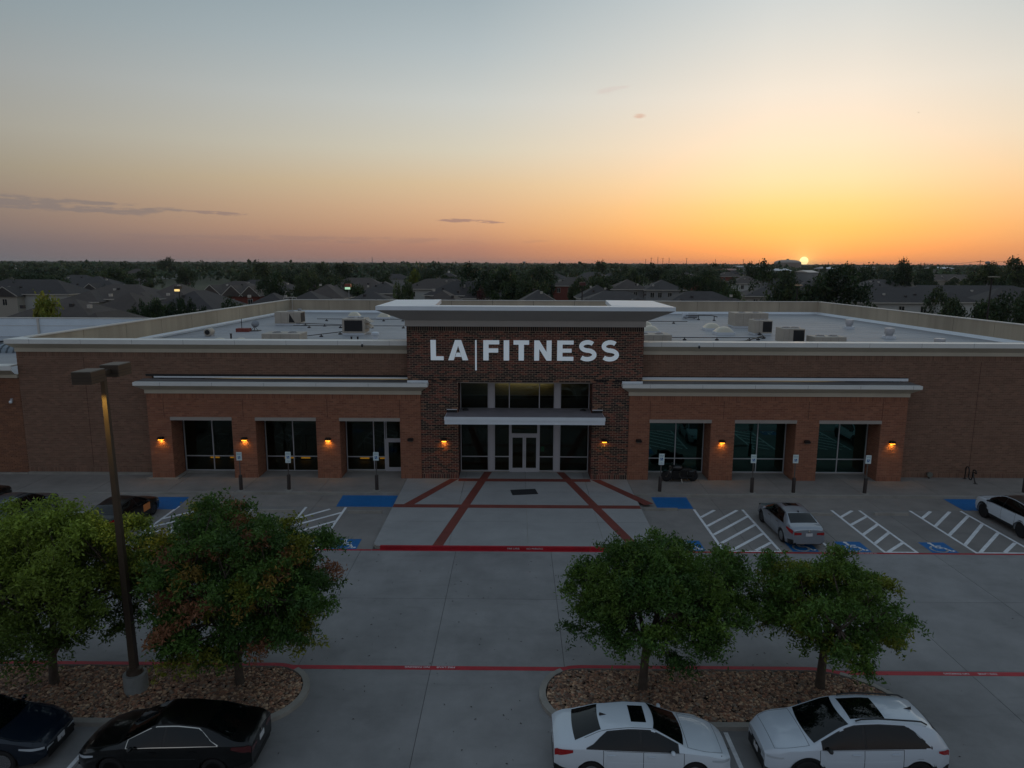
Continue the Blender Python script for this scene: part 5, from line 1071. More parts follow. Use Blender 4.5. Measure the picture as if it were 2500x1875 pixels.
    ob('emblem', MB().lathe([(.05, hx + .014), (.04, hx + .018)], (0, 0, zb - .16), 12, 'x'), M_CHR, car); ob('emblem', MB().lathe([(.05, -hx - .010), (.04, -hx - .014)], (0, 0, zr + .0), 12, 'x'), M_CHR, car)
    if P.get('fin'): x = P['fin']; z = ZT(x); ob('antenna_fin', MB().add([(x - .1, -.03, z - .002), (x + .13, 0, z - .002), (x - .1, .03, z - .002), (x - .09, 0, z + .075)], [(0, 1, 3), (1, 2, 3), (2, 0, 3)]), P.get('finm', M_TRIM), car)
    # bonnet and boot shut lines
    for x0 in (wsx + .13, ):
        ob('shut_line', MB().tube([topn(wsx + .08 + .0 * k, s, .001) for k, s in enumerate(np.linspace(-.96, .96, 9))], .006, 4), M_TRIM, car)
    for s_ in (1, -1): ob('shut_line', MB().tube([topn(x, s_ * .95, .0005) for x in np.linspace(wsx + .08, hx - .22, 10)], .005, 4), M_TRIM, car)
    ob('shut_line', MB().tube([topn(hx - .22, s, .0005) for s in np.linspace(-.95, .95, 9)], .005, 4), M_TRIM, car)
    car['dims'] = 1; del car['dims']
    return car
def sedan(**k):
    P = dict(L=4.5, W=1.82, xf=1.28, xr=-1.32, r=.325, sill=.19,
        top=[(-2.25, .93), (-2.18, 1.03), (-1.75, 1.10), (-1.1, 1.345), (-.35, 1.425), (.25, 1.40), (1.10, .99), (1.9, .82), (2.15, .72), (2.25, .62)],
        plan=[(-2.25, .70), (-2.1, .80), (-1.7, .885), (-.5, .91), (.8, .91), (1.6, .885), (2.0, .80), (2.18, .68), (2.25, .58)],
        roofw=[(-2.25, .62), (-1.95, .74), (-1.5, .66), (-.9, .56), (.2, .555), (.6, .62), (1.10, .74), (1.6, .76), (2.0, .66), (2.25, .48)],
        belt=[(-2.25, .93), (-1.6, .98), (1.0, .90), (1.6, .82), (2.25, .58)], cowl=1.10, deck=-1.75, screen=1.05, header=.27, rglass=(-1.74, -1.08), doors=(-1.02, -.02, 1.0), side=(-1.42, .86), pillar=-.06, taper=.45,
        hlamp=(1.72, 2.22, .80, .99), tlamp=(-2.24, -1.78, .70, .98), fin=-.95, finm=None)
    P.update(k)
    if P['finm'] is None: P['finm'] = M_TRIM
    return P
def suv(**k):
    P = dict(L=4.6, W=1.88, xf=1.3, xr=-1.48, r=.36, sill=.26,
        top=[(-2.3, .95), (-2.24, 1.12), (-1.95, 1.45), (-1.6, 1.57), (-.5, 1.63), (.15, 1.59), (.45, 1.5), (1.22, 1.09), (1.85, 1.0), (2.15, .92), (2.3, .76)],
        plan=[(-2.3, .74), (-2.1, .86), (-1.7, .93), (0, .94), (1.5, .92), (2.0, .85), (2.2, .74), (2.3, .62)],
        roofw=[(-2.3, .62), (-1.9, .62), (-1.4, .61), (.1, .60), (.6, .68), (1.22, .80), (1.8, .80), (2.1, .70), (2.3, .52)],
        belt=[(-2.3, 1.0), (-1.6, 1.06), (1.1, 1.0), (1.7, .95), (2.3, .72)], cowl=1.22, deck=-2.2, screen=1.17, header=.24, rglass=(-2.21, -1.93), doors=(-1.06, -.08, 1.02), side=(-1.75, .95), pillar=-.1, taper=.5,
        hlamp=(1.9, 2.27, .78, .93), tlamp=(-2.28, -1.95, .72, .95), clad=1, rails=(-1.75, .05), fin=-1.55, mirblack=1, plz=.62)
    P.update(k); return P
WHITE = ('paint_white', (196, 205, 212)); PEARL = ('paint_pearl', (186, 196, 205)); BLACKP = ('paint_black', (4, 5, 6), 0, .3, .55); NAVY = ('paint_navy', (8, 20, 34), 0, .3, .7); SILVER = ('paint_silver', (140, 146, 154), .5, .3); TEAL = ('paint_grey_blue', (54, 70, 78), .3)
make_car('sedan', 'white sedan with dark sunroof parked along the stone island, tail to the driveway', 'car', (3.24, 16.88, 0), 0, sedan(sunroof=(-.27, .12, .62), wheel='five'), WHITE)
make_car('crossover', 'pearl white crossover with big glass roof and black roof rails, nose to the white sedan', 'car', (8.66, 16.92, 0), math.pi, suv(sunroof=(-.75, .12, .72), wheel='dark'), PEARL)
make_car('sedan', 'glossy black sedan with chrome window line, parked beside the stone island at left', 'car', (-8.93, 16.86, 0), math.pi, sedan(trimm=M_CHR, wheel='dark', hlm=M_HEADL, fin=None, tlm=mat('tail_dark', (70, 8, 14), .15, coat=.6)), BLACKP)
make_car('sedan', 'dark navy car cut off by the frame, nose towards the black sedan', 'car', (-14.42, 17.05, 0), R(1), sedan(wheel='five', fin=None), NAVY)
make_car('sedan', 'silver sedan with red tail lights nosed up to the building between striped aisles', 'car', (13.4, 33.45, 0), math.pi / 2 + R(1.2), sedan(L=4.72, sunroof=(-.3, .12, .6), handle='chrome', valance=0, tlin=.5), SILVER)
make_car('sport_utility', 'white sport utility car with black roof at the right edge beside the blue ramp', 'car', (25.22, 34.3, 0), math.pi / 2, suv(wheel='dark', roofpaint=(-1.85, .26, paint('roof_black', (12, 12, 13))), rails=None, r=.37), WHITE)
bc = make_car('sedan', 'black car with an orange sticker on its door, parked in front of the left wing', 'car', (-19.75, 33.9, 0), math.pi / 2 - R(2), sedan(fin=None), BLACKP)
st_ = ob('door_sticker', MB().box(.32, .92, -.918, -.906, .50, .86), mat('sticker_orange', (212, 128, 66), .6), bc)
make_car('hatchback', 'grey blue hatchback with roof rails behind the yellow green tree at left', 'car', (-24.95, 33.75, 0), math.pi / 2, suv(wheel='silver', clad=0, mirblack=0), TEAL)
make_car('hatchback', 'black car at the extreme left, only its rounded front showing', 'car', (-28.35, 35.0, 0), math.pi / 2, suv(clad=0, rails=None, wheel='dark'), BLACKP)
# ---------------------------------------------------------------- trees
def leafmat(name, objrand=0.0, gain=1.0):
    if name in MATS: return MATS[name]
    m = bpy.data.materials.new(name); m.use_nodes = True; nt = m.node_tree; nt.nodes.clear()
    o = nt.nodes.new('ShaderNodeOutputMaterial'); a = nt.nodes.new('ShaderNodeAttribute'); a.attribute_name = 'tint'
    col = a.outputs['Color']
    if objrand:
        oi = nt.nodes.new('ShaderNodeObjectInfo'); hs = nt.nodes.new('ShaderNodeHueSaturation'); mr = nt.nodes.new('ShaderNodeMapRange'); mr.inputs[3].default_value = 1 - objrand; mr.inputs[4].default_value = 1 + objrand
        nt.links.new(oi.outputs['Random'], mr.inputs[0]); nt.links.new(mr.outputs[0], hs.inputs['Value']); nt.links.new(col, hs.inputs['Color'])
        m2 = nt.nodes.new('ShaderNodeMath'); m2.operation = 'MULTIPLY_ADD'; m2.inputs[1].default_value = -.05; m2.inputs[2].default_value = .52; nt.links.new(oi.outputs['Random'], m2.inputs[0]); nt.links.new(m2.outputs[0], hs.inputs['Hue']); col = hs.outputs[0]
    d = nt.nodes.new('ShaderNodeBsdfPrincipled'); d.inputs['Roughness'].default_value = .55; d.inputs['Specular IOR Level'].default_value = .25; t = nt.nodes.new('ShaderNodeBsdfTranslucent'); mx = nt.nodes.new('ShaderNodeMixShader'); mx.inputs[0].default_value = .25
    nt.links.new(col, d.inputs['Base Color']); nt.links.new(col, t.inputs[0]); nt.links.new(d.outputs[0], mx.inputs[1]); nt.links.new(t.outputs[0], mx.inputs[2]); nt.links.new(mx.outputs[0], o.inputs[0]); MATS[name] = m; return m
M_LEAF = leafmat('leaf'); M_LEAFB = leafmat('leaf_far', .3); M_BARK = mat('bark', (84, 74, 64), .95, var=.35, scale=5); M_BARKD = mat('bark_dark', (58, 50, 44), .95)
def quads(C_, size, asp, cols, up=.35):
    """C_ (n,3) leaf centres -> mesh arrays of bent leaf quads"""
    n = len(C_); d = rng.normal(size=(n, 3)); d[:, 2] -= .25; d /= np.linalg.norm(d, axis=1, keepdims=True)
    u = rng.normal(size=(n, 3)); u[:, 2] += up; nn = u - (u * d).sum(1, keepdims=True) * d; nn /= np.linalg.norm(nn, axis=1, keepdims=True); s = np.cross(d, nn)
    L_ = size * rng.uniform(.65, 1.35, (n, 1)); w_ = L_ * asp
    V = np.stack([C_ - d * L_, C_ + s * w_ - nn * w_ * .3, C_ + d * L_, C_ - s * w_ - nn * w_ * .3], 1).reshape(-1, 3); return V, cols
def qmesh(name, V, cols, m):
    n = len(V) // 4; me = bpy.data.meshes.new(name); me.vertices.add(4 * n); me.vertices.foreach_set('co', V.astype(np.float32).ravel()); me.loops.add(4 * n); me.loops.foreach_set('vertex_index', np.arange(4 * n, dtype=np.int32)); me.polygons.add(n); me.polygons.foreach_set('loop_start', np.arange(0, 4 * n, 4, dtype=np.int32))
    me.update(calc_edges=True); me.materials.append(m); tintmesh(me, cols); return me
def big_tree(loc, lean, label, cc, rad, fork, tints, nclump=110, nleaf=240, cr=.46, droop=.18, seed=1, limb=.12, tr=.13):
    """loc trunk foot; cc crown centre, rad crown radii, both in world space"""
    global rng
    keep_ = rng; rng = np.random.default_rng(seed)
    t = thing('tree', (*loc, .08), label, 'tree', 'trees on the stone islands'); o = np.array((*loc, .08)); cc = np.array(cc, float) - o; rad = np.array(rad, float)
    f0 = np.array((lean[0], lean[1], fork)); tb = MB(); tb.tube([(0, 0, -.05), (lean[0] * .3, lean[1] * .3, fork * .4), tuple(f0)], [tr * 1.25, tr, tr * .9], 9)
    # clumps, pushed towards the outside of the crown, upper half denser
    CL = []
    while len(CL) < nclump:
        p = rng.normal(size=3); p /= np.linalg.norm(p); p[2] = p[2] if p[2] > -.8 else -p[2] * .3; rr_ = rng.uniform(.4, 1.0) ** .6 * rng.uniform(.80, 1.16)
        q = cc + p * rad * rr_
        if q[2] < fork * .7: continue
        wq = q + o
        if wq[1] < 20.2 and abs(wq[0] + .585 * wq[1]) < .95: continue
        if CL and min(np.linalg.norm(q - k) for k in CL) < cr * .62: 
            if rng.random() < .8: continue
        CL.append(q)
    CL = np.array(CL)
    # limbs: mains to cluster means, then twigs
    nm = 7; ang = np.arctan2(CL[:, 1] - f0[1], CL[:, 0] - f0[0]); idx = np.argsort(ang); groups = np.array_split(idx, nm)
    for g in groups:
        mtip = CL[g].mean(0); mid = f0 + (mtip - f0) * .45 + np.array((0, 0, .15)); tip = f0 + (mtip - f0) * .95
        tb.tube([tuple(f0 - (0, 0, .1)), tuple(mid), tuple(tip)], [limb * .75, limb * .5, limb * .3], 6)
        for k in g:
            st0 = mid if rng.random() < .5 else tip; m_ = (st0 + CL[k]) / 2 + rng.normal(size=3) * .12; tb.tube([tuple(st0), tuple(m_), tuple(CL[k])], [limb * .28, limb * .18, limb * .06], 4)
    ob('trunk', tb, M_BARK, t, smooth=60)
    V, T = [], []
    for k, q in enumerate(CL):
        h = (q[2] - cc[2]) / rad[2]; base = tints(q - cc, h, rng); n_ = int(nleaf * rng.uniform(.6, 1.3))
        # a clump is several drooping sprays
        ns = 9; sd = rng.normal(size=(ns, 3)); sd[:, 2] = np.abs(sd[:, 2]) * .5 - .12; sd /= np.linalg.norm(sd, axis=1, keepdims=True); which = rng.integers(ns, size=n_); tt = rng.uniform(.1, 1.0, (n_, 1))
        P = q + sd[which] * tt * cr * rng.uniform(.85, 1.3) + rng.normal(size=(n_, 3)) * cr * .15; P[:, 2] -= (tt[:, 0] ** 2) * droop
        cols = base[None, :] * rng.uniform(.65, 1.35, (n_, 1)) * np.array([1, 1, 1]) + 0; v_, c_ = quads(P, .062, .36, cols); V.append(v_); T.append(c_)
    me = qmesh('crown', np.concatenate(V), np.concatenate(T), M_LEAF); ob('crown', me, parent=t); rng = keep_; return t
G1c, G2c, G3c, YG_, RD_, OR_ = [np.array(s2l(x)) for x in ((73, 102, 42), (61, 90, 40), (86, 112, 44), (120, 126, 44), (142, 98, 70), (142, 118, 56))]
def t_green(p, h, r): return (G2c, G1c, G3c)[r.integers(3)] * r.uniform(.8, 1.15)
def t_green2(p, h, r): return (G1c * 1.05, G3c, YG_ * .85 + G1c * .15)[0 if r.random() < .5 else (1 if r.random() < .7 else 2)] * r.uniform(.85, 1.2)
def t_yellow(p, h, r): return (G3c * (.6 + .4 * max(0, h)) + YG_ * .55 * max(0, min(1, h + .35))) * r.uniform(.8, 1.15)
def t_autumn(p, h, r):
    v = r.random()
    if v < .10 and (h > -.2 or v < .04): return RD_ * r.uniform(.7, 1.05)
    if v < .22: return OR_ * r.uniform(.75, 1.05)
    if v < .36: return YG_ * r.uniform(.7, 1)
    return (G1c, G2c)[r.integers(2)] * r.uniform(.8, 1.2)
big_tree((3.91, 20.01), (.08, .05), 'broad dense green tree growing from the stone island above the white sedan', (4.32, 20.1, 3.08), (2.68, 2.4, 1.66), 1.4, t_green, 175, 470, .54, seed=3)
big_tree((9.4, 20.14), (.05, .0), 'open branched green tree growing from the stone island above the white crossover', (9.35, 20.1, 2.85), (2.35, 2.2, 1.42), 1.45, t_green2, 112, 400, .5, seed=5, limb=.15)
big_tree((-8.54, 20.11), (-.05, .05), 'tree with red and orange tinged leaves behind the black sedan', (-8.6, 20.05, 3.42), (3.15, 2.55, 2.38), .9, t_autumn, 235, 470, .56, seed=8)
big_tree((-14.28, 20.03), (0, .05), 'yellow green feathery tree left of the parking lot lamp', (-13.9, 20.05, 3.35), (3.2, 2.5, 2.3), 1.0, t_yellow, 225, 480, .56, seed=11, droop=.3)
# ---- background tree kinds, unit sized (crown radius 1, foot at z 0, height 2)
def proto(nc, nl, size, shape, seed, bright=1.0, palx=None):
    global rng
    keep_ = rng; rng = np.random.default_rng(seed); V, T = [], []; pal_ = palx if palx is not None else [np.array(s2l(x)) for x in ((58, 74, 46), (50, 68, 44), (66, 82, 48), (48, 62, 42))]
    lobes = [(rng.normal(size=3) * (.42, .42, .25) + (0, 0, 1.15), rng.uniform(.45, .62)) for _ in range(7)] if shape == 'round' else [(np.array((rng.normal() * .12 * (2 - z) , rng.normal() * .12 * (2 - z), z)), .62 * (1.08 - .42 * abs(z - .75))) for z in np.linspace(.35, 1.75, 8)]
    for k in range(nc):
        c_, r_ = lobes[rng.integers(len(lobes))]; p = rng.normal(size=3); p /= np.linalg.norm(p); p[2] = abs(p[2]) if rng.random() < .7 else p[2]; q = c_ + p * r_ * rng.uniform(.7, 1.05)
        q[2] = max(q[2], .28); n_ = nl; P = q + rng.normal(size=(n_, 3)) * .10; b = pal_[rng.integers(len(pal_))] * rng.uniform(.75, 1.25) * bright; v_, cc_ = quads(P, size, .6, b[None, :] * rng.uniform(.7, 1.3, (n_, 1))); V.append(v_); T.append(cc_)
    V = np.concatenate(V); V[:, :2] /= np.percentile(np.hypot(V[:, 0], V[:, 1]), 92); V[:, 2] *= 2 / np.percentile(V[:, 2], 99.0)
    me = qmesh('crown', V, np.concatenate(T), M_LEAFB); rng = keep_; return me
YPAL = [np.array(s2l(x)) for x in ((104, 116, 40), (88, 106, 40), (118, 122, 46))]; RPAL = [np.array(s2l(x)) for x in ((84, 46, 42), (70, 44, 40), (60, 52, 40))]
NEAR = [proto(110, 46, .055, 'round', s) for s in (21, 22, 23, 24)]; CONE = proto(110, 46, .055, 'cone', 31); NEARY = proto(90, 46, .055, 'cone', 32, 1.0, YPAL); NEARLG = proto(100, 46, .055, 'round', 33, 1.25); NEARR = proto(80, 40, .055, 'round', 34, 1.0, RPAL); FAR = [proto(34, 18, .12, 'round', s) for s in (41, 42, 43, 44, 45)]
tkm = MB(); tkm.tube([(0, 0, -.02), (.02, 0, .5), (0, .02, 1.1)], [.06, .045, .02], 6)
for a in (0, 2, 4): tkm.tube([(.01, 0, .5), (.35 * math.cos(a), .35 * math.sin(a), 1.05)], [.03, .01], 4)
TRK = tkm.mesh('trunk', M_BARKD)
def bgtree(x, y, rad, h, me, label, group='trees among the houses beyond the gym'):
    t = thing('background_tree', (x, y, -.05), label, 'tree', group, rng.uniform(0, 6.28)); t.scale = (rad, rad, h / 2)
    ob('crown', me, parent=t); ob('trunk', TRK, parent=t); return t
XP = lambda px, Y: (px - 1262) / 1735 * Y * (1 / math.cos(th)) * math.cos(th) * 1.0
TREES = [  # px centre, top px, width px, distance, kind, label
 (25, 679, 95, 170, 0, 'dark round tree at the far left edge beyond the white shop parapet'), (90, 672, 130, 195, 1, 'large dark tree left of the grey roofed houses, above the yellow green one'), (112, 727, 70, 75.5, 'Y', 'bright yellow green conical tree rising behind the white shop wall'),
 (335, 742, 60, 96, 2, 'dark bushy tree against the left parapet, first of the low row by the street lamp'), (385, 735, 70, 97, 3, 'dark bushy tree just left of the lit street lamp mast'), (440, 734, 66, 98, 1, 'dark bushy tree just right of the lit street lamp mast'), (490, 738, 56, 99, 0, 'dark bushy tree at the right end of the low row by the lit street lamp'), (575, 733, 60, 104, 2, 'dark tree in front of the red brick gabled house'),
 (272, 657, 90, 235, 3, 'wide dark tree behind the roofs at left, between two white chimneys'), (642, 645, 46, 265, 'C', 'tall narrow dark tree above the red brick gabled house'), (676, 671, 76, 150, 1, 'dark round tree right of the red brick gabled house'), (735, 668, 60, 165, 0, 'dark round tree left of the broad bush behind the rear parapet'), (408, 631, 38, 520, 2, 'tall dome shaped tree breaking the skyline at left'),
 (786, 645, 52, 330, 3, 'dark tree on the left middle distance below the skyline'), (838, 645, 40, 380, 'C', 'dark upright tree in the middle distance, left of the thin mast'), (868, 688, 64, 150, 2, 'dark tree behind the street lamp with greenish light'), (943, 667, 40, 200, 1, 'small dark tree behind the hip roof left of the tower cap'), (984, 690, 46, 128, 'L', 'small fresh green tree between roofs left of the tower cap'), (1014, 660, 28, 260, 'Y', 'light green slim tree in the middle distance left of centre'), (1050, 655, 60, 270, 0, 'dark round tree behind the pale walled house at centre'),
 (1172, 652, 84, 165, 0, 'large dark tree right of the pale walled house, left one of the central clump'), (1236, 660, 92, 150, 3, 'large dark tree in the middle of the central clump behind the tower'), (1296, 678, 70, 145, 2, 'large dark tree, right one of the central clump behind the tower'), (1170, 708, 44, 118, 'R', 'reddish brown bushy tree under the central clump behind the tower'), (1330, 664, 60, 240, 1, 'dark round tree behind the red walled house at centre'),
 (1463, 640, 28, 430, 'C', 'pointed dark tree reaching the skyline right of centre'), (1504, 652, 54, 300, 0, 'dark tree right of the pointed one in the middle distance'), (1547, 660, 50, 280, 3, 'dark tree in the middle distance over the long roofs right of centre'), (1594, 650, 60, 320, 2, 'dark spreading tree in the middle distance below the utility poles'), (1634, 662, 56, 260, 1, 'dark low tree in the middle distance right of the utility poles'),
 (1706, 668, 82, 158, 1, 'dark dense tree left of the pale gabled house right of centre'), (1745, 686, 50, 150, 0, 'small dark tree tucked beside the pale house right of centre'), (1782, 702, 68, 122, 'L', 'light green bushy tree before the pale house right of centre'), (1900, 650, 118, 135, 0, 'very large dark tree below the setting sun, left of the street lamp'), (2015, 662, 146, 122, 3, 'very large dark tree below the setting sun, right of the street lamp'),
 (2072, 648, 80, 240, 'L', 'mid green tree behind the very large ones below the sun'), (2180, 640, 76, 215, 0, 'tall dark tree standing alone above the roofs right of the sun'), (1832, 645, 42, 330, 2, 'dark tree near the dome roofed arena'), (2297, 712, 110, 102, 0, 'dark dense tree right beyond the right parapet, left of the mast'), (2408, 722, 106, 99, 2, 'dark dense tree beyond the right parapet, right of the mast'), (2495, 716, 60, 104, 1, 'dark tree at the right edge beyond the parapet'), (2379, 650, 74, 215, 3, 'dark tree at upper right before the water tower'), (2463, 636, 104, 210, 1, 'tall broad dark tree at the upper right edge'), (2420, 648, 60, 230, 0, 'dark tree between the two tall ones at upper right'), (2250, 660, 60, 260, 1, 'dark low tree behind the roofs at right')]
for px, ty, wd, Y, k, lb in TREES:
    ztop = CAMZ - (ty - 641 - (px - 1250) * .004) * Y / 1735; rad_ = wd / 2 / 1735 * Y * 1.02
    me = {'Y': NEARY, 'C': CONE, 'L': NEARLG, 'R': NEARR}.get(k, None) or NEAR[k]
    bgtree(XP(px, Y), Y, rad_, max(ztop * 1.02, 3.5), me, lb)
# ---------------------------------------------------------------- houses beyond the gym
M_SH = [mat('shingle_%s' % n_, c_, .9, var=.16, scale=1.3, objrand=.12) for n_, c_ in (('brown', (78, 70, 65)), ('grey', (71, 67, 65)), ('dark', (62, 58, 57)))]
M_WALLS = {'beige': mat('siding_beige', (150, 144, 134), .9, objrand=.1), 'white': mat('siding_white', (172, 172, 168), .9, objrand=.08), 'brick': mat('house_brick', (112, 58, 48), .9, var=.15, scale=3), 'grey': mat('siding_grey', (128, 128, 128), .9, objrand=.1)}
M_TRIMW = mat('house_trim', (176, 170, 160), .8); M_WIN = mat('house_glass', (20, 26, 30), .1, spec=.8); M_CHIM = mat('chimney_pale', (186, 182, 174), .85)
def hiproof(b, x0, x1, y0, y1, ze, zr, oh=.5, gable=False):
    x0 -= oh; x1 += oh; y0 -= oh; y1 += oh; w, d = x1 - x0, y1 - y0; i = min(w, d) / 2
    if w >= d: A, B_ = (x0 + (0 if gable else i), (y0 + y1) / 2), (x1 - (0 if gable else i), (y0 + y1) / 2); fs = [(0, 1, 5, 4), (1, 2, 5), (2, 3, 4, 5), (3, 0, 4)]
    else: A, B_ = ((x0 + x1) / 2, y0 + (0 if gable else i)), ((x0 + x1) / 2, y1 - (0 if gable else i)); fs = [(0, 1, 4), (1, 2, 5, 4), (2, 3, 5), (3, 0, 4, 5)]
    b.add([(x0, y0, ze), (x1, y0, ze), (x1, y1, ze), (x0, y1, ze), (*A, zr), (*B_, zr)], fs + [(3, 2, 1, 0)])
def house(cx, cy, w, d, ze, zr, wall, roof, label, wings=(), nwin=4, chim=False, rot=0, win=True):
    t = thing('house', (cx, cy, -.05), label, 'house', 'houses beyond the gym', rot); hw, hd = w / 2, d / 2
    ob('wall', MB().box(-hw, hw, -hd, hd, 0, ze), M_WALLS[wall], t)
    b = MB(); hiproof(b, -hw, hw, -hd, hd, ze, zr); r_ = ob('roof', b, M_SH[roof], t)
    ob('fascia', MB().box(-hw - .52, hw + .52, -hd - .54, -hd - .505, ze - .14, ze + .06).box(-hw - .54, -hw - .521, -hd - .5, hd, ze - .14, ze + .06).box(hw + .521, hw + .54, -hd - .5, hd, ze - .14, ze + .06), M_TRIMW, t)
    for k in range(rng.integers(2, 5)):
        x = rng.uniform(-hw * .8, hw * .8); yv = rng.uniform(-hd * .7, -hd * .25); i_ = min(w + 1, d + 1) / 2; z = ze + (zr - ze) * (yv + hd + .5) / i_; z = min(z, zr); ob('roof_vent', MB().box(x - .2, x + .2, yv - .2, yv + .2, z - .1, z + .28), M_TRIMW if k % 2 else M_PIPE, r_)
    if chim: x = rng.uniform(-hw * .5, hw * .5); ob('chimney', MB().box(x - .45, x + .45, .2, 1.1, ze, zr + 1.1).box(x - .55, x + .55, .1, 1.2, zr + 1.102, zr + 1.25), M_CHIM, r_)
    def wpair(x, y, z, face):
        f = ob('window', MB().box(x - .55, x + .55, y - .05, y + .02, z - .75, z + .75), M_TRIMW, t)
        for s_ in (-1, 1): ob('pane', MB().box(x + s_ * .26 - .22, x + s_ * .26 + .22, y - .06, y - .051, z - .67, z + .67), M_WIN, f)
    if win:
        for k in range(nwin): wpair(-hw + w * (k + .5) / nwin + rng.uniform(-.4, .4), -hd, ze - 1.35, 0)
    for (wx, ww, wd_, wze, wzr, gb, ww_) in wings:          # projecting wings on the near side
        y0 = -hd - wd_; ob('wall', MB().box(wx - ww / 2, wx + ww / 2, y0, -hd + .3, 0, wze), M_WALLS[ww_], t); b = MB(); hiproof(b, wx - ww / 2, wx + ww / 2, y0, hd * .3, wze, wzr, .4, gb)
        if gb: b2 = MB(); b2.add([(wx - ww / 2, y0 + .02, wze), (wx + ww / 2, y0 + .02, wze), (wx, y0 + .02, wzr - .3)], [(0, 1, 2)]); ob('gable_wall', b2, M_WALLS[ww_], t)
        ob('roof', b, M_SH[roof], t)
        if gb:
            k_ = ww / 2 + .4; tb = MB()
            for s_ in (-1, 1): tb.add([(wx + s_ * k_, y0 - .42, wze - .1), (wx, y0 - .42, wzr - .08), (wx, y0 - .42, wzr + .1), (wx + s_ * k_, y0 - .42, wze + .1)], [(0, 1, 2, 3)])
            ob('barge_board', tb, M_TRIMW, t)
        else: ob('fascia', MB().box(wx - ww / 2 - .42, wx + ww / 2 + .42, y0 - .44, y0 - .405, wze - .12, wze + .06), M_TRIMW, t)
        wpair(wx, y0, wze - 1.3, 0)
    return t
def hp(px0, px1, yr, wall, roof, label, zr=8.6, ze=6.0, d=11, Y=None, **k):
    cxp = (px0 + px1) / 2; yr -= (cxp - 1250) * .004; Y = Y or (CAMZ - zr) * 1735 / (yr - 641); w = max(8.0, (px1 - px0) / 1735 * Y)
    return house(XP(cxp, Y), Y, w, d, ze, zr, wall, roof, label, **k)
Wg = lambda *a: tuple(a)
hp(205, 410, 692, 'beige', 0, 'long grey roofed house at left behind the lit street lamp', wings=((-4, 7, 3, 5.6, 7.6, False, 'beige'), (6, 6, 3, 5.4, 7.4, False, 'beige')))
hp(35, 300, 726, 'beige', 0, 'nearest brown roofed house at left, behind the yellow green tree', zr=8.8, wings=((6.2, 5.0, 2.5, 5.6, 7.6, False, 'beige'), (-3.5, 5, 2.5, 4.6, 6.6, False, 'beige')), nwin=3)
hp(300, 345, 712, 'beige', 0, 'brown roofed house end left of the lit street lamp', d=9, chim=False)
hp(405, 470, 691, 'white', 0, 'grey roofed house with pale gable wall behind the lit street lamp', wings=((2, 5, 3, 4.8, 6.8, False, 'white'),))
hp(420, 560, 706, 'beige', 2, 'broad dark hip roof right of the lit street lamp', d=13, chim=False)
hp(515, 655, 684, 'brick', 0, 'red brick house with three white trimmed gables at left', wings=((-3.2, 4.6, 2.5, 5.4, 7.9, True, 'brick'), (1.6, 4.2, 2.5, 5.4, 7.8, True, 'brick'), (5.6, 4, 2.5, 5.4, 7.7, True, 'brick')), nwin=2)
hp(640, 700, 712, 'grey', 2, 'low dark roof just behind the rear left corner of the gym', chim=False, d=9)
hp(690, 830, 708, 'grey', 1, 'long dark grey roof behind the rear parapet, left part of the row', chim=False, d=10, win=False); hp(815, 1000, 709, 'grey', 1, 'long dark grey roof behind the rear parapet, right part of the row', chim=False, d=11, win=False)
hp(758, 850, 692, 'beige', 0, 'brown roofed house behind the street lamp with greenish light'); hp(893, 990, 685, 'grey', 1, 'grey steep hip roof left of the tower cap', chim=False)
hp(992, 1150, 679, 'white', 0, 'pale walled house with dark upper windows left of the tower', wings=((5, 6, 4, 5.2, 7.2, False, 'white'),), nwin=3); hp(1035, 1130, 706, 'white', 0, 'low house with white garage wall left of the tower', wings=((2.4, 4, 2, 5.0, 6.6, False, 'white'),), chim=False)
hp(1254, 1370, 705, 'grey', 1, 'dark hip roof just left of the red street lamp mast', chim=False, win=False); hp(1346, 1486, 675, 'brick', 0, 'red brick house with grey roof behind the red street lamp', nwin=5)
hp(1390, 1605, 707, 'grey', 1, 'long dark roof with white eaves right behind the tower', chim=False, nwin=5, wings=((-5, 4.5, 1.5, 5.9, 7.6, False, 'grey'), (3, 5, 1.5, 5.9, 7.7, False, 'grey')), win=False); hp(1590, 1815, 708, 'grey', 2, 'long dark roof with white eaves behind the right roof', chim=False, wings=((-4, 5, 1.5, 5.9, 7.6, False, 'grey'), (5, 5, 1.5, 5.9, 7.6, False, 'grey')), win=False)
hp(1485, 1570, 680, 'grey', 0, 'brown hip roof in the second row right of centre, left of its twin', chim=False); hp(1565, 1655, 681, 'grey', 1, 'brown hip roof in the second row right of centre, right of its twin', chim=False)
hp(1430, 1480, 693, 'grey', 2, 'small dark hip roof between the red brick house and the long roofs', chim=False, d=9)
hp(1740, 1795, 662, 'brick', 0, 'far brown roofed house with red wall right of centre', nwin=2); hp(1772, 1852, 672, 'white', 0, 'pale walled house with grey hip roof below the arena dome', wings=((3, 4, 2, 3.6, 5, True, 'white'),), nwin=2)
hp(2070, 2195, 680, 'white', 1, 'white walled dormer house right of the very large trees', wings=((-5.5, 3.2, 2, 5.8, 7.3, False, 'white'),), chim=False, nwin=3); hp(2010, 2330, 699, 'white', 2, 'big dark hip roof beyond the right parapet', d=14, chim=False, wings=((7.5, 7, 2, 6.2, 8.0, False, 'white'),), nwin=6)
hp(2160, 2520, 694, 'white', 2, 'long dark roof over pale walls at right, behind the mast', d=12, chim=False, nwin=8); hp(2200, 2345, 668, 'beige', 0, 'brown gabled roof in the second row at right', wings=((3, 5, 2, 6, 7.8, True, 'beige'),)); hp(2380, 2500, 676, 'grey', 0, 'brown hip roof at the right edge behind the long one', chim=False)
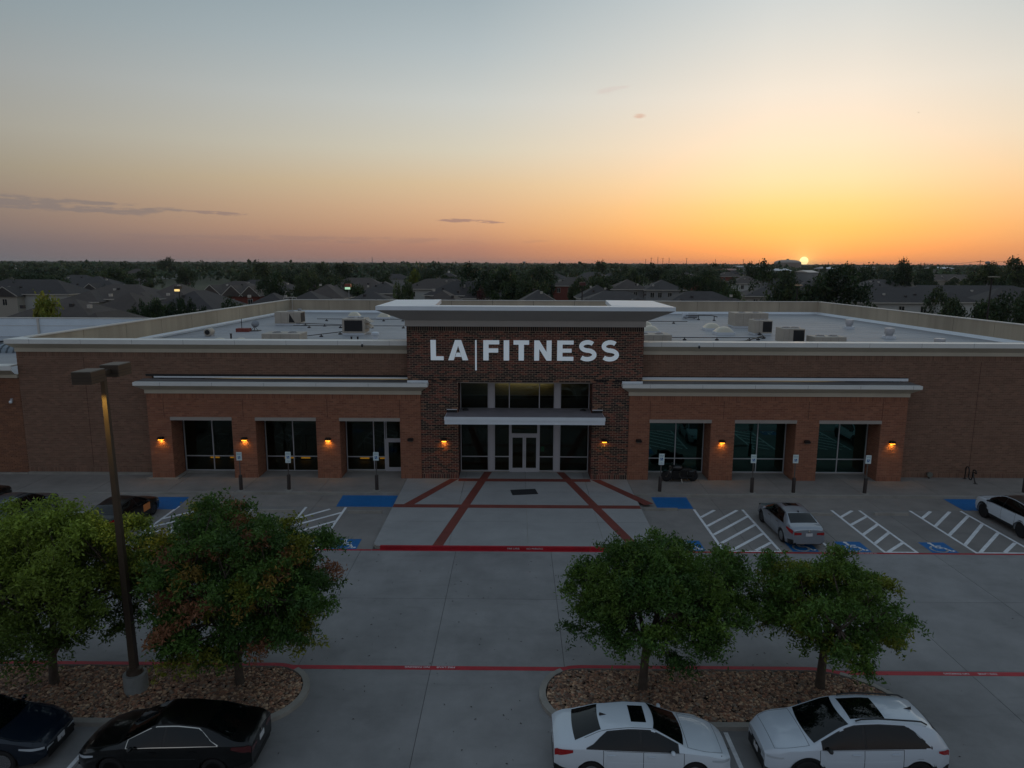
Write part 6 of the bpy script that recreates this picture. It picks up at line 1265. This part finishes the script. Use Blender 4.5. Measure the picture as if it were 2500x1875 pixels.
hp(200, 290, 672, 'grey', 2, 'blue grey roof among the trees at left'); hp(1290, 1345, 668, 'grey', 1, 'dark roof among trees behind the tower', chim=False); hp(1640, 1700, 664, 'brick', 0, 'brown roof with red wall in the middle distance right of centre')
# further rows of roofs
rowocc = []; ORD = ('first', 'second', 'third', 'fourth', 'fifth', 'sixth', 'seventh', 'eighth', 'ninth', 'tenth', 'eleventh', 'twelfth', 'thirteenth', 'fourteenth', 'fifteenth'); rown = [0, -1]
def rowlabel(): rown[1] += 1; return 'grey brown roofed house, %s from the left in the %s infill row beyond the gym' % (ORD[rown[1]], ORD[rown[0]])
LISTED = [(o_.location.x, o_.location.y) for o_ in bpy.data.objects if o_.name.startswith('house') and o_.parent is None]
for Y0 in (142, 168, 196, 228):
    X = -.76 * Y0; rown[0] = (142, 168, 196, 228, 264, 305).index(Y0); rown[1] = -1
    while X < .74 * Y0:
        w = rng.uniform(13, 24); X += w / 2; Y = Y0 + rng.uniform(-6, 6)
        if rng.random() < .7 and not any(abs(X - a) < w / 2 + 9 and abs(Y - b_) < 15 for a, b_ in LISTED):
            house(X, Y, w, rng.uniform(10, 12.5), rng.uniform(5.2, 5.9), rng.uniform(7.8, 8.8), ('beige', 'grey', 'white', 'brick', 'beige')[rng.integers(5)], rng.integers(3), rowlabel(), wings=((rng.uniform(-.25, .25) * w, rng.uniform(4.5, 6.5), 2.5, 5.0, 7.2, bool(rng.random() < .35), 'beige'),) if rng.random() < .7 else (), nwin=int(rng.integers(2, 5)), chim=bool(rng.random() < .12), rot=rng.uniform(-.12, .12)); rowocc.append((X, Y))
        X += w / 2 + rng.uniform(2, 9)
# far houses between the trees
occ = []
for k in range(44):
    Y = rng.uniform(335, 900); X = rng.uniform(-.76, .74) * Y
    if any(abs(X - a) < 16 and abs(Y - b_) < 16 for a, b_ in occ): continue
    occ.append((X, Y)); t = thing('far_house', (X, Y, -.05), 'small grey roofed house among the trees far beyond the gym', 'house', 'far houses among the trees', rng.uniform(-.5, .5)); w = rng.uniform(11, 17); z = rng.uniform(6.3, 8.6)
    ob('wall', MB().box(-w / 2, w / 2, -5, 5, 0, z - 2.4), M_WALLS[('beige', 'white', 'brick', 'grey')[k % 4]], t); b = MB(); hiproof(b, -w / 2, w / 2, -5, 5, z - 2.4, z + .2); ob('roof', b, M_SH[k % 3], t)
    if k % 4 == 0: ob('chimney', MB().box(-.5, .5, 0, 1, z - 2, z + 1.3), M_CHIM, t)
# countable far trees, then woods that read as one mass
for k in range(230):
    Y = 160 * (1 + rng.random() ** 1.4 * 4.2); X = rng.uniform(-.78, .76) * Y
    if any(abs(X - a) < 9 and -3 < (b_ - Y) < 14 for a, b_ in occ): continue
    if Y < 210 and rng.random() < .6: continue
    if abs(math.atan2(X, Y) - SUN_AZ) < .025 and Y > 250: continue
    if any(abs(X - a) < 12 and -4 < (b_ - Y) < 16 for a, b_ in rowocc): continue
    r_ = rng.uniform(3.2, 6.2); h = rng.uniform(6.5, 10.5) * (1.15 if rng.random() < .12 else 1); bgtree(X, Y, r_, h, FAR[rng.integers(5)] if Y > 330 else NEAR[rng.integers(4)], 'dark round tree among the far roofs beyond the gym', 'far trees among the roofs')
V, T = [], []; pal_ = [np.array(s2l(x)) for x in ((58, 74, 48), (52, 68, 46), (68, 82, 52), (54, 66, 46))]
for k in range(6500):
    Y = 420 * math.exp(rng.random() ** .85 * 2.6); X = rng.uniform(-.82, .8) * Y; r_ = rng.uniform(3.5, 7) * (1 + Y / 5000); h = rng.uniform(6, 10.2) + (rng.uniform(1, 5.5) if rng.random() < .16 else 0)
    if abs(math.atan2(X, Y) - SUN_AZ) < .012: h = min(h, 8)
    n_ = 22; p = rng.normal(size=(n_, 3)); p /= np.linalg.norm(p, axis=1, keepdims=True); p[:, 2] = np.abs(p[:, 2]); P = np.array((X, Y, h * .35)) + p * (r_, r_, h * .6); b = pal_[rng.integers(4)] * rng.uniform(.7, 1.3)
    v_, c_ = quads(P, 1.25 + Y / 1800, .7, b[None, :] * rng.uniform(.7, 1.3, (n_, 1))); V.append(v_); T.append(c_)
ob('far_woods', qmesh('far_woods', np.concatenate(V), np.concatenate(T), leafmat('leaf_woods')), kind='stuff')
# ---- things on the horizon and street lamps behind the gym
def at(px, py, Y): return XP(px, Y), Y, CAMZ - (py - 641 - (px - 1250) * .004) * Y / 1735
M_POLE = mat('pole_dark', (46, 42, 40), .8); M_STEEL = mat('far_steel', (120, 122, 124), .6)
def street_lamp(px, py, Y, label, lit, colr):
    x, y, z = at(px, py, Y); t = thing('street_lamp', (x, y, 0), label, 'street lamp', 'street lamps behind the gym'); ob('pole', MB().tube([(0, 0, 0), (0, 0, z - .1)], [.11, .07], 8), M_POLE if lit != 2 else M_STEEL, t)
    ob('lamp_head', MB().bev(-.38, .38, -.7, .1, z - (.05 if lit or px == 1419 else -.1), z + (.38 if lit or px == 1419 else .2), .03), mat('head_' + label[:4], colr, .6), t)
    if lit: ob('lens', MB().box(-.34, .34, -.705, -.62, z - .34, z - .052), mat('lens_%d' % lit, (255, 230, 170) if lit == 1 else (190, 235, 190), .4, emit=(255, 214, 130) if lit == 1 else (200, 255, 214), estr=1.0 if lit == 1 else .5), t)
street_lamp(440, 703, 100, 'brightly lit street lamp among the roofs at left', 1, (60, 56, 52)); street_lamp(853, 698, 95, 'street lamp with a greenish glow behind the rear parapet', 2, (130, 62, 50)); street_lamp(1419, 694, 95, 'unlit dark red headed street lamp behind the tower', 0, (74, 36, 34)); street_lamp(1938, 697, 95, 'pale flat headed street lamp between the two very large trees', 0, (170, 140, 110)); street_lamp(2402, 678, 72, 'tall dark street lamp beyond the right parapet', 0, (120, 116, 100))
def horizon_pole(px, top, Y, kind, label):
    x, y, z = at(px, top, Y); t = thing('utility_pole', (x, y, 0), label, 'utility pole', 'utility poles on the skyline'); r_ = .00022 * Y + .1; ob('pole', MB().tube([(0, 0, 0), (0, 0, z)], [r_, r_ * .8], 6), M_POLE, t)
    if kind: 
        for dz, w in ((.6, 1.7), (1.9, 1.3))[:kind]: ob('cross_arm', MB().box(-w, w, -.12, .12, z - dz - .16, z - dz), M_POLE, t)
for px, top, kind in ((1570, 632, 0), (1583, 629, 1), (1599, 627, 0), (1611, 630, 1), (1626, 629, 0), (1668, 630, 1), (1737, 632, 0), (1804, 633, 1), (1842, 634, 0), (2017, 640, 0)): horizon_pole(px, top, 900, kind, 'thin utility pole on the orange skyline, %s from the left in its scattered row' % ('first', 'second', 'third', 'fourth', 'fifth', 'sixth', 'seventh', 'eighth', 'ninth', 'tenth')[(1570, 1583, 1599, 1611, 1626, 1668, 1737, 1804, 1842, 2017).index(px)])
for px, top, lb in ((2229, 641, 'twin arm power pole right of the lone tall tree, left one of the pair'), (2237, 641, 'twin arm power pole right of the lone tall tree, right one of the pair'), (2370, 635, 'power pole with two cross arms left of the water tower at right'), (2444, 632, 'power pole with two cross arms at the upper right by the tall broad tree')): horizon_pole(px, top, 330, 2, lb)
wr = thing('power_line', (0, 0, 0), 'thin sagging power wires between the poles at upper right', 'power line'); a, b_ = np.array(at(2370, 637, 330)), np.array(at(2444, 634, 330)); c_ = np.array(at(2560, 632, 330)); d_ = np.array(at(2233, 643, 330))
for p, q in ((d_, a), (a, b_), (b_, c_)): ob('wire', MB().tube([tuple(p + (q - p) * s + np.array((0, 0, -3.0 * s * (1 - s)))) for s in np.linspace(0, 1, 9)], .05, 4), M_POLE, wr)
def water_tower(px, py, Y, w, label):
    x, y, z = at(px, py, Y); t = thing('water_tower', (x, y, 0), label, 'water tower'); r_ = w / 2 / 1735 * Y; ob('tank', MB().ell((0, 0, z), r_, r_, r_ * .62, 14, 8), M_STEEL, t, smooth=80); ob('stem', MB().lathe([(r_ * .34, 0), (r_ * .22, z - r_ * .9), (r_ * .5, z - r_ * .4)], (0, 0, 0), 12), M_STEEL, t)
water_tower(1278, 640, 1500, 8, 'tiny white water tower on the skyline behind the tower'); water_tower(2388, 641, 900, 12, 'white bulb water tower on the skyline at right')
x, y, z = at(912, 627, 1000); t = thing('radio_mast', (x, y, 0), 'thin radio mast standing above the skyline left of centre', 'mast'); ob('mast', MB().tube([(0, 0, 0), (0, 0, z)], [.7, .3], 6), M_STEEL, t)
# domed arena, flat roofed sheds
x, y, z = at(1910, 634, 1100); t = thing('domed_arena', (x, y, 0), 'wide pale domed arena on the skyline left of the sun', 'arena'); r_ = 31 / 1735 * 1100; ob('drum', MB().lathe([(r_, 0), (r_, z - 4.2)], (0, 0, 0), 36), mat('arena_wall', (128, 116, 108), .8), t); b = MB(); b.lathe([(r_, z - 4.2), (r_ * .93, z - 2.6), (r_ * .7, z - 1.0), (r_ * .4, z - .2), (.5, z)], (0, 0, 0), 36); dm = ob('dome_roof', b, mat('arena_roof', (150, 138, 128), .6), t, smooth=40); ob('lantern', MB().lathe([(2, z - .1), (2, z + 1.2), (.2, z + 1.4)], (0, 0, 0), 10), MATS['arena_wall'], dm)
for px0, px1, py, Y, roofc, lb in ((1795, 1850, 648, 620, (150, 150, 150), 'pale flat roofed shed below the arena'), (1885, 1920, 655, 430, (206, 210, 214), 'white roofed shed left of the sun below the skyline'), (1962, 1985, 659, 420, (206, 196, 186), 'white roofed shed right under the sun'), (2005, 2045, 651, 480, (206, 208, 212), 'bright white roofed shed right of the sun'), (2272, 2310, 651, 560, (196, 198, 202), 'white roofed shed at right before the skyline'), (1760, 1800, 655, 560, (120, 64, 58), 'dull red roofed shed with tail lights near it, below the arena'), (40, 72, 646, 900, (190, 194, 198), 'long white shed roof on the far left skyline'), (2105, 2120, 648, 500, (120, 118, 116), 'grey block beside the white sheds right of the sun')):
    x0, y, z = at(px0, py, Y); x1 = XP(px1, Y); t = thing('far_shed', ((x0 + x1) / 2, y, 0), lb, 'shed', 'flat roofed sheds near the skyline'); w = x1 - x0; ob('wall', MB().box(-w / 2, w / 2, 0, 20, 0, z - 1.2), M_WALLS['grey'], t); b = MB(); b.add([(-w / 2 - .5, -.5, z - 1.2), (w / 2 + .5, -.5, z - 1.2), (w / 2 + .5, 10, z), (-w / 2 - .5, 10, z), (w / 2 + .5, 21, z - 1.2), (-w / 2 - .5, 21, z - 1.2)], [(0, 1, 2, 3), (3, 2, 4, 5), (1, 4, 2), (0, 3, 5)]); ob('roof', b, mat('shed_roof_%d_%d' % (roofc[0], roofc[2]), roofc, .6), t)
x, y, z = at(2189, 298, 260); t = thing('bird', (x, y, z), 'tiny dark bird gliding in the pale sky at upper right', 'bird'); b = MB(); b.add([(-.55, 0, -.02), (-.2, .12, -.05), (0, .2, 0), (.3, .12, .1), (.62, 0, .22), (.3, -.06, .08), (0, -.25, -.02), (-.2, -.06, -.06)], [(0, 7, 6, 2, 1), (2, 6, 5, 3), (3, 5, 4)]); b.ell((0, 0, 0), .09, .28, .08, 8, 5); ob('body', b, mat('bird_dark', (96, 84, 70), .9), t)
# ---------------------------------------------------------------- evening haze
hz = MB().box(-5200, 5200, -60, 6200, -1.1, 26)
hm = bpy.data.materials.new('haze_air'); hm.use_nodes = True; hn = hm.node_tree; hn.nodes.clear(); ho = hn.nodes.new('ShaderNodeOutputMaterial'); hv = hn.nodes.new('ShaderNodeVolumePrincipled')
hv.inputs['Color'].default_value = (.85, .88, .92, 1); hv.inputs['Density'].default_value = .00006; hv.inputs['Anisotropy'].default_value = .3; hn.links.new(hv.outputs[0], ho.inputs['Volume'])
ob('haze', hz, hm, kind='stuff')
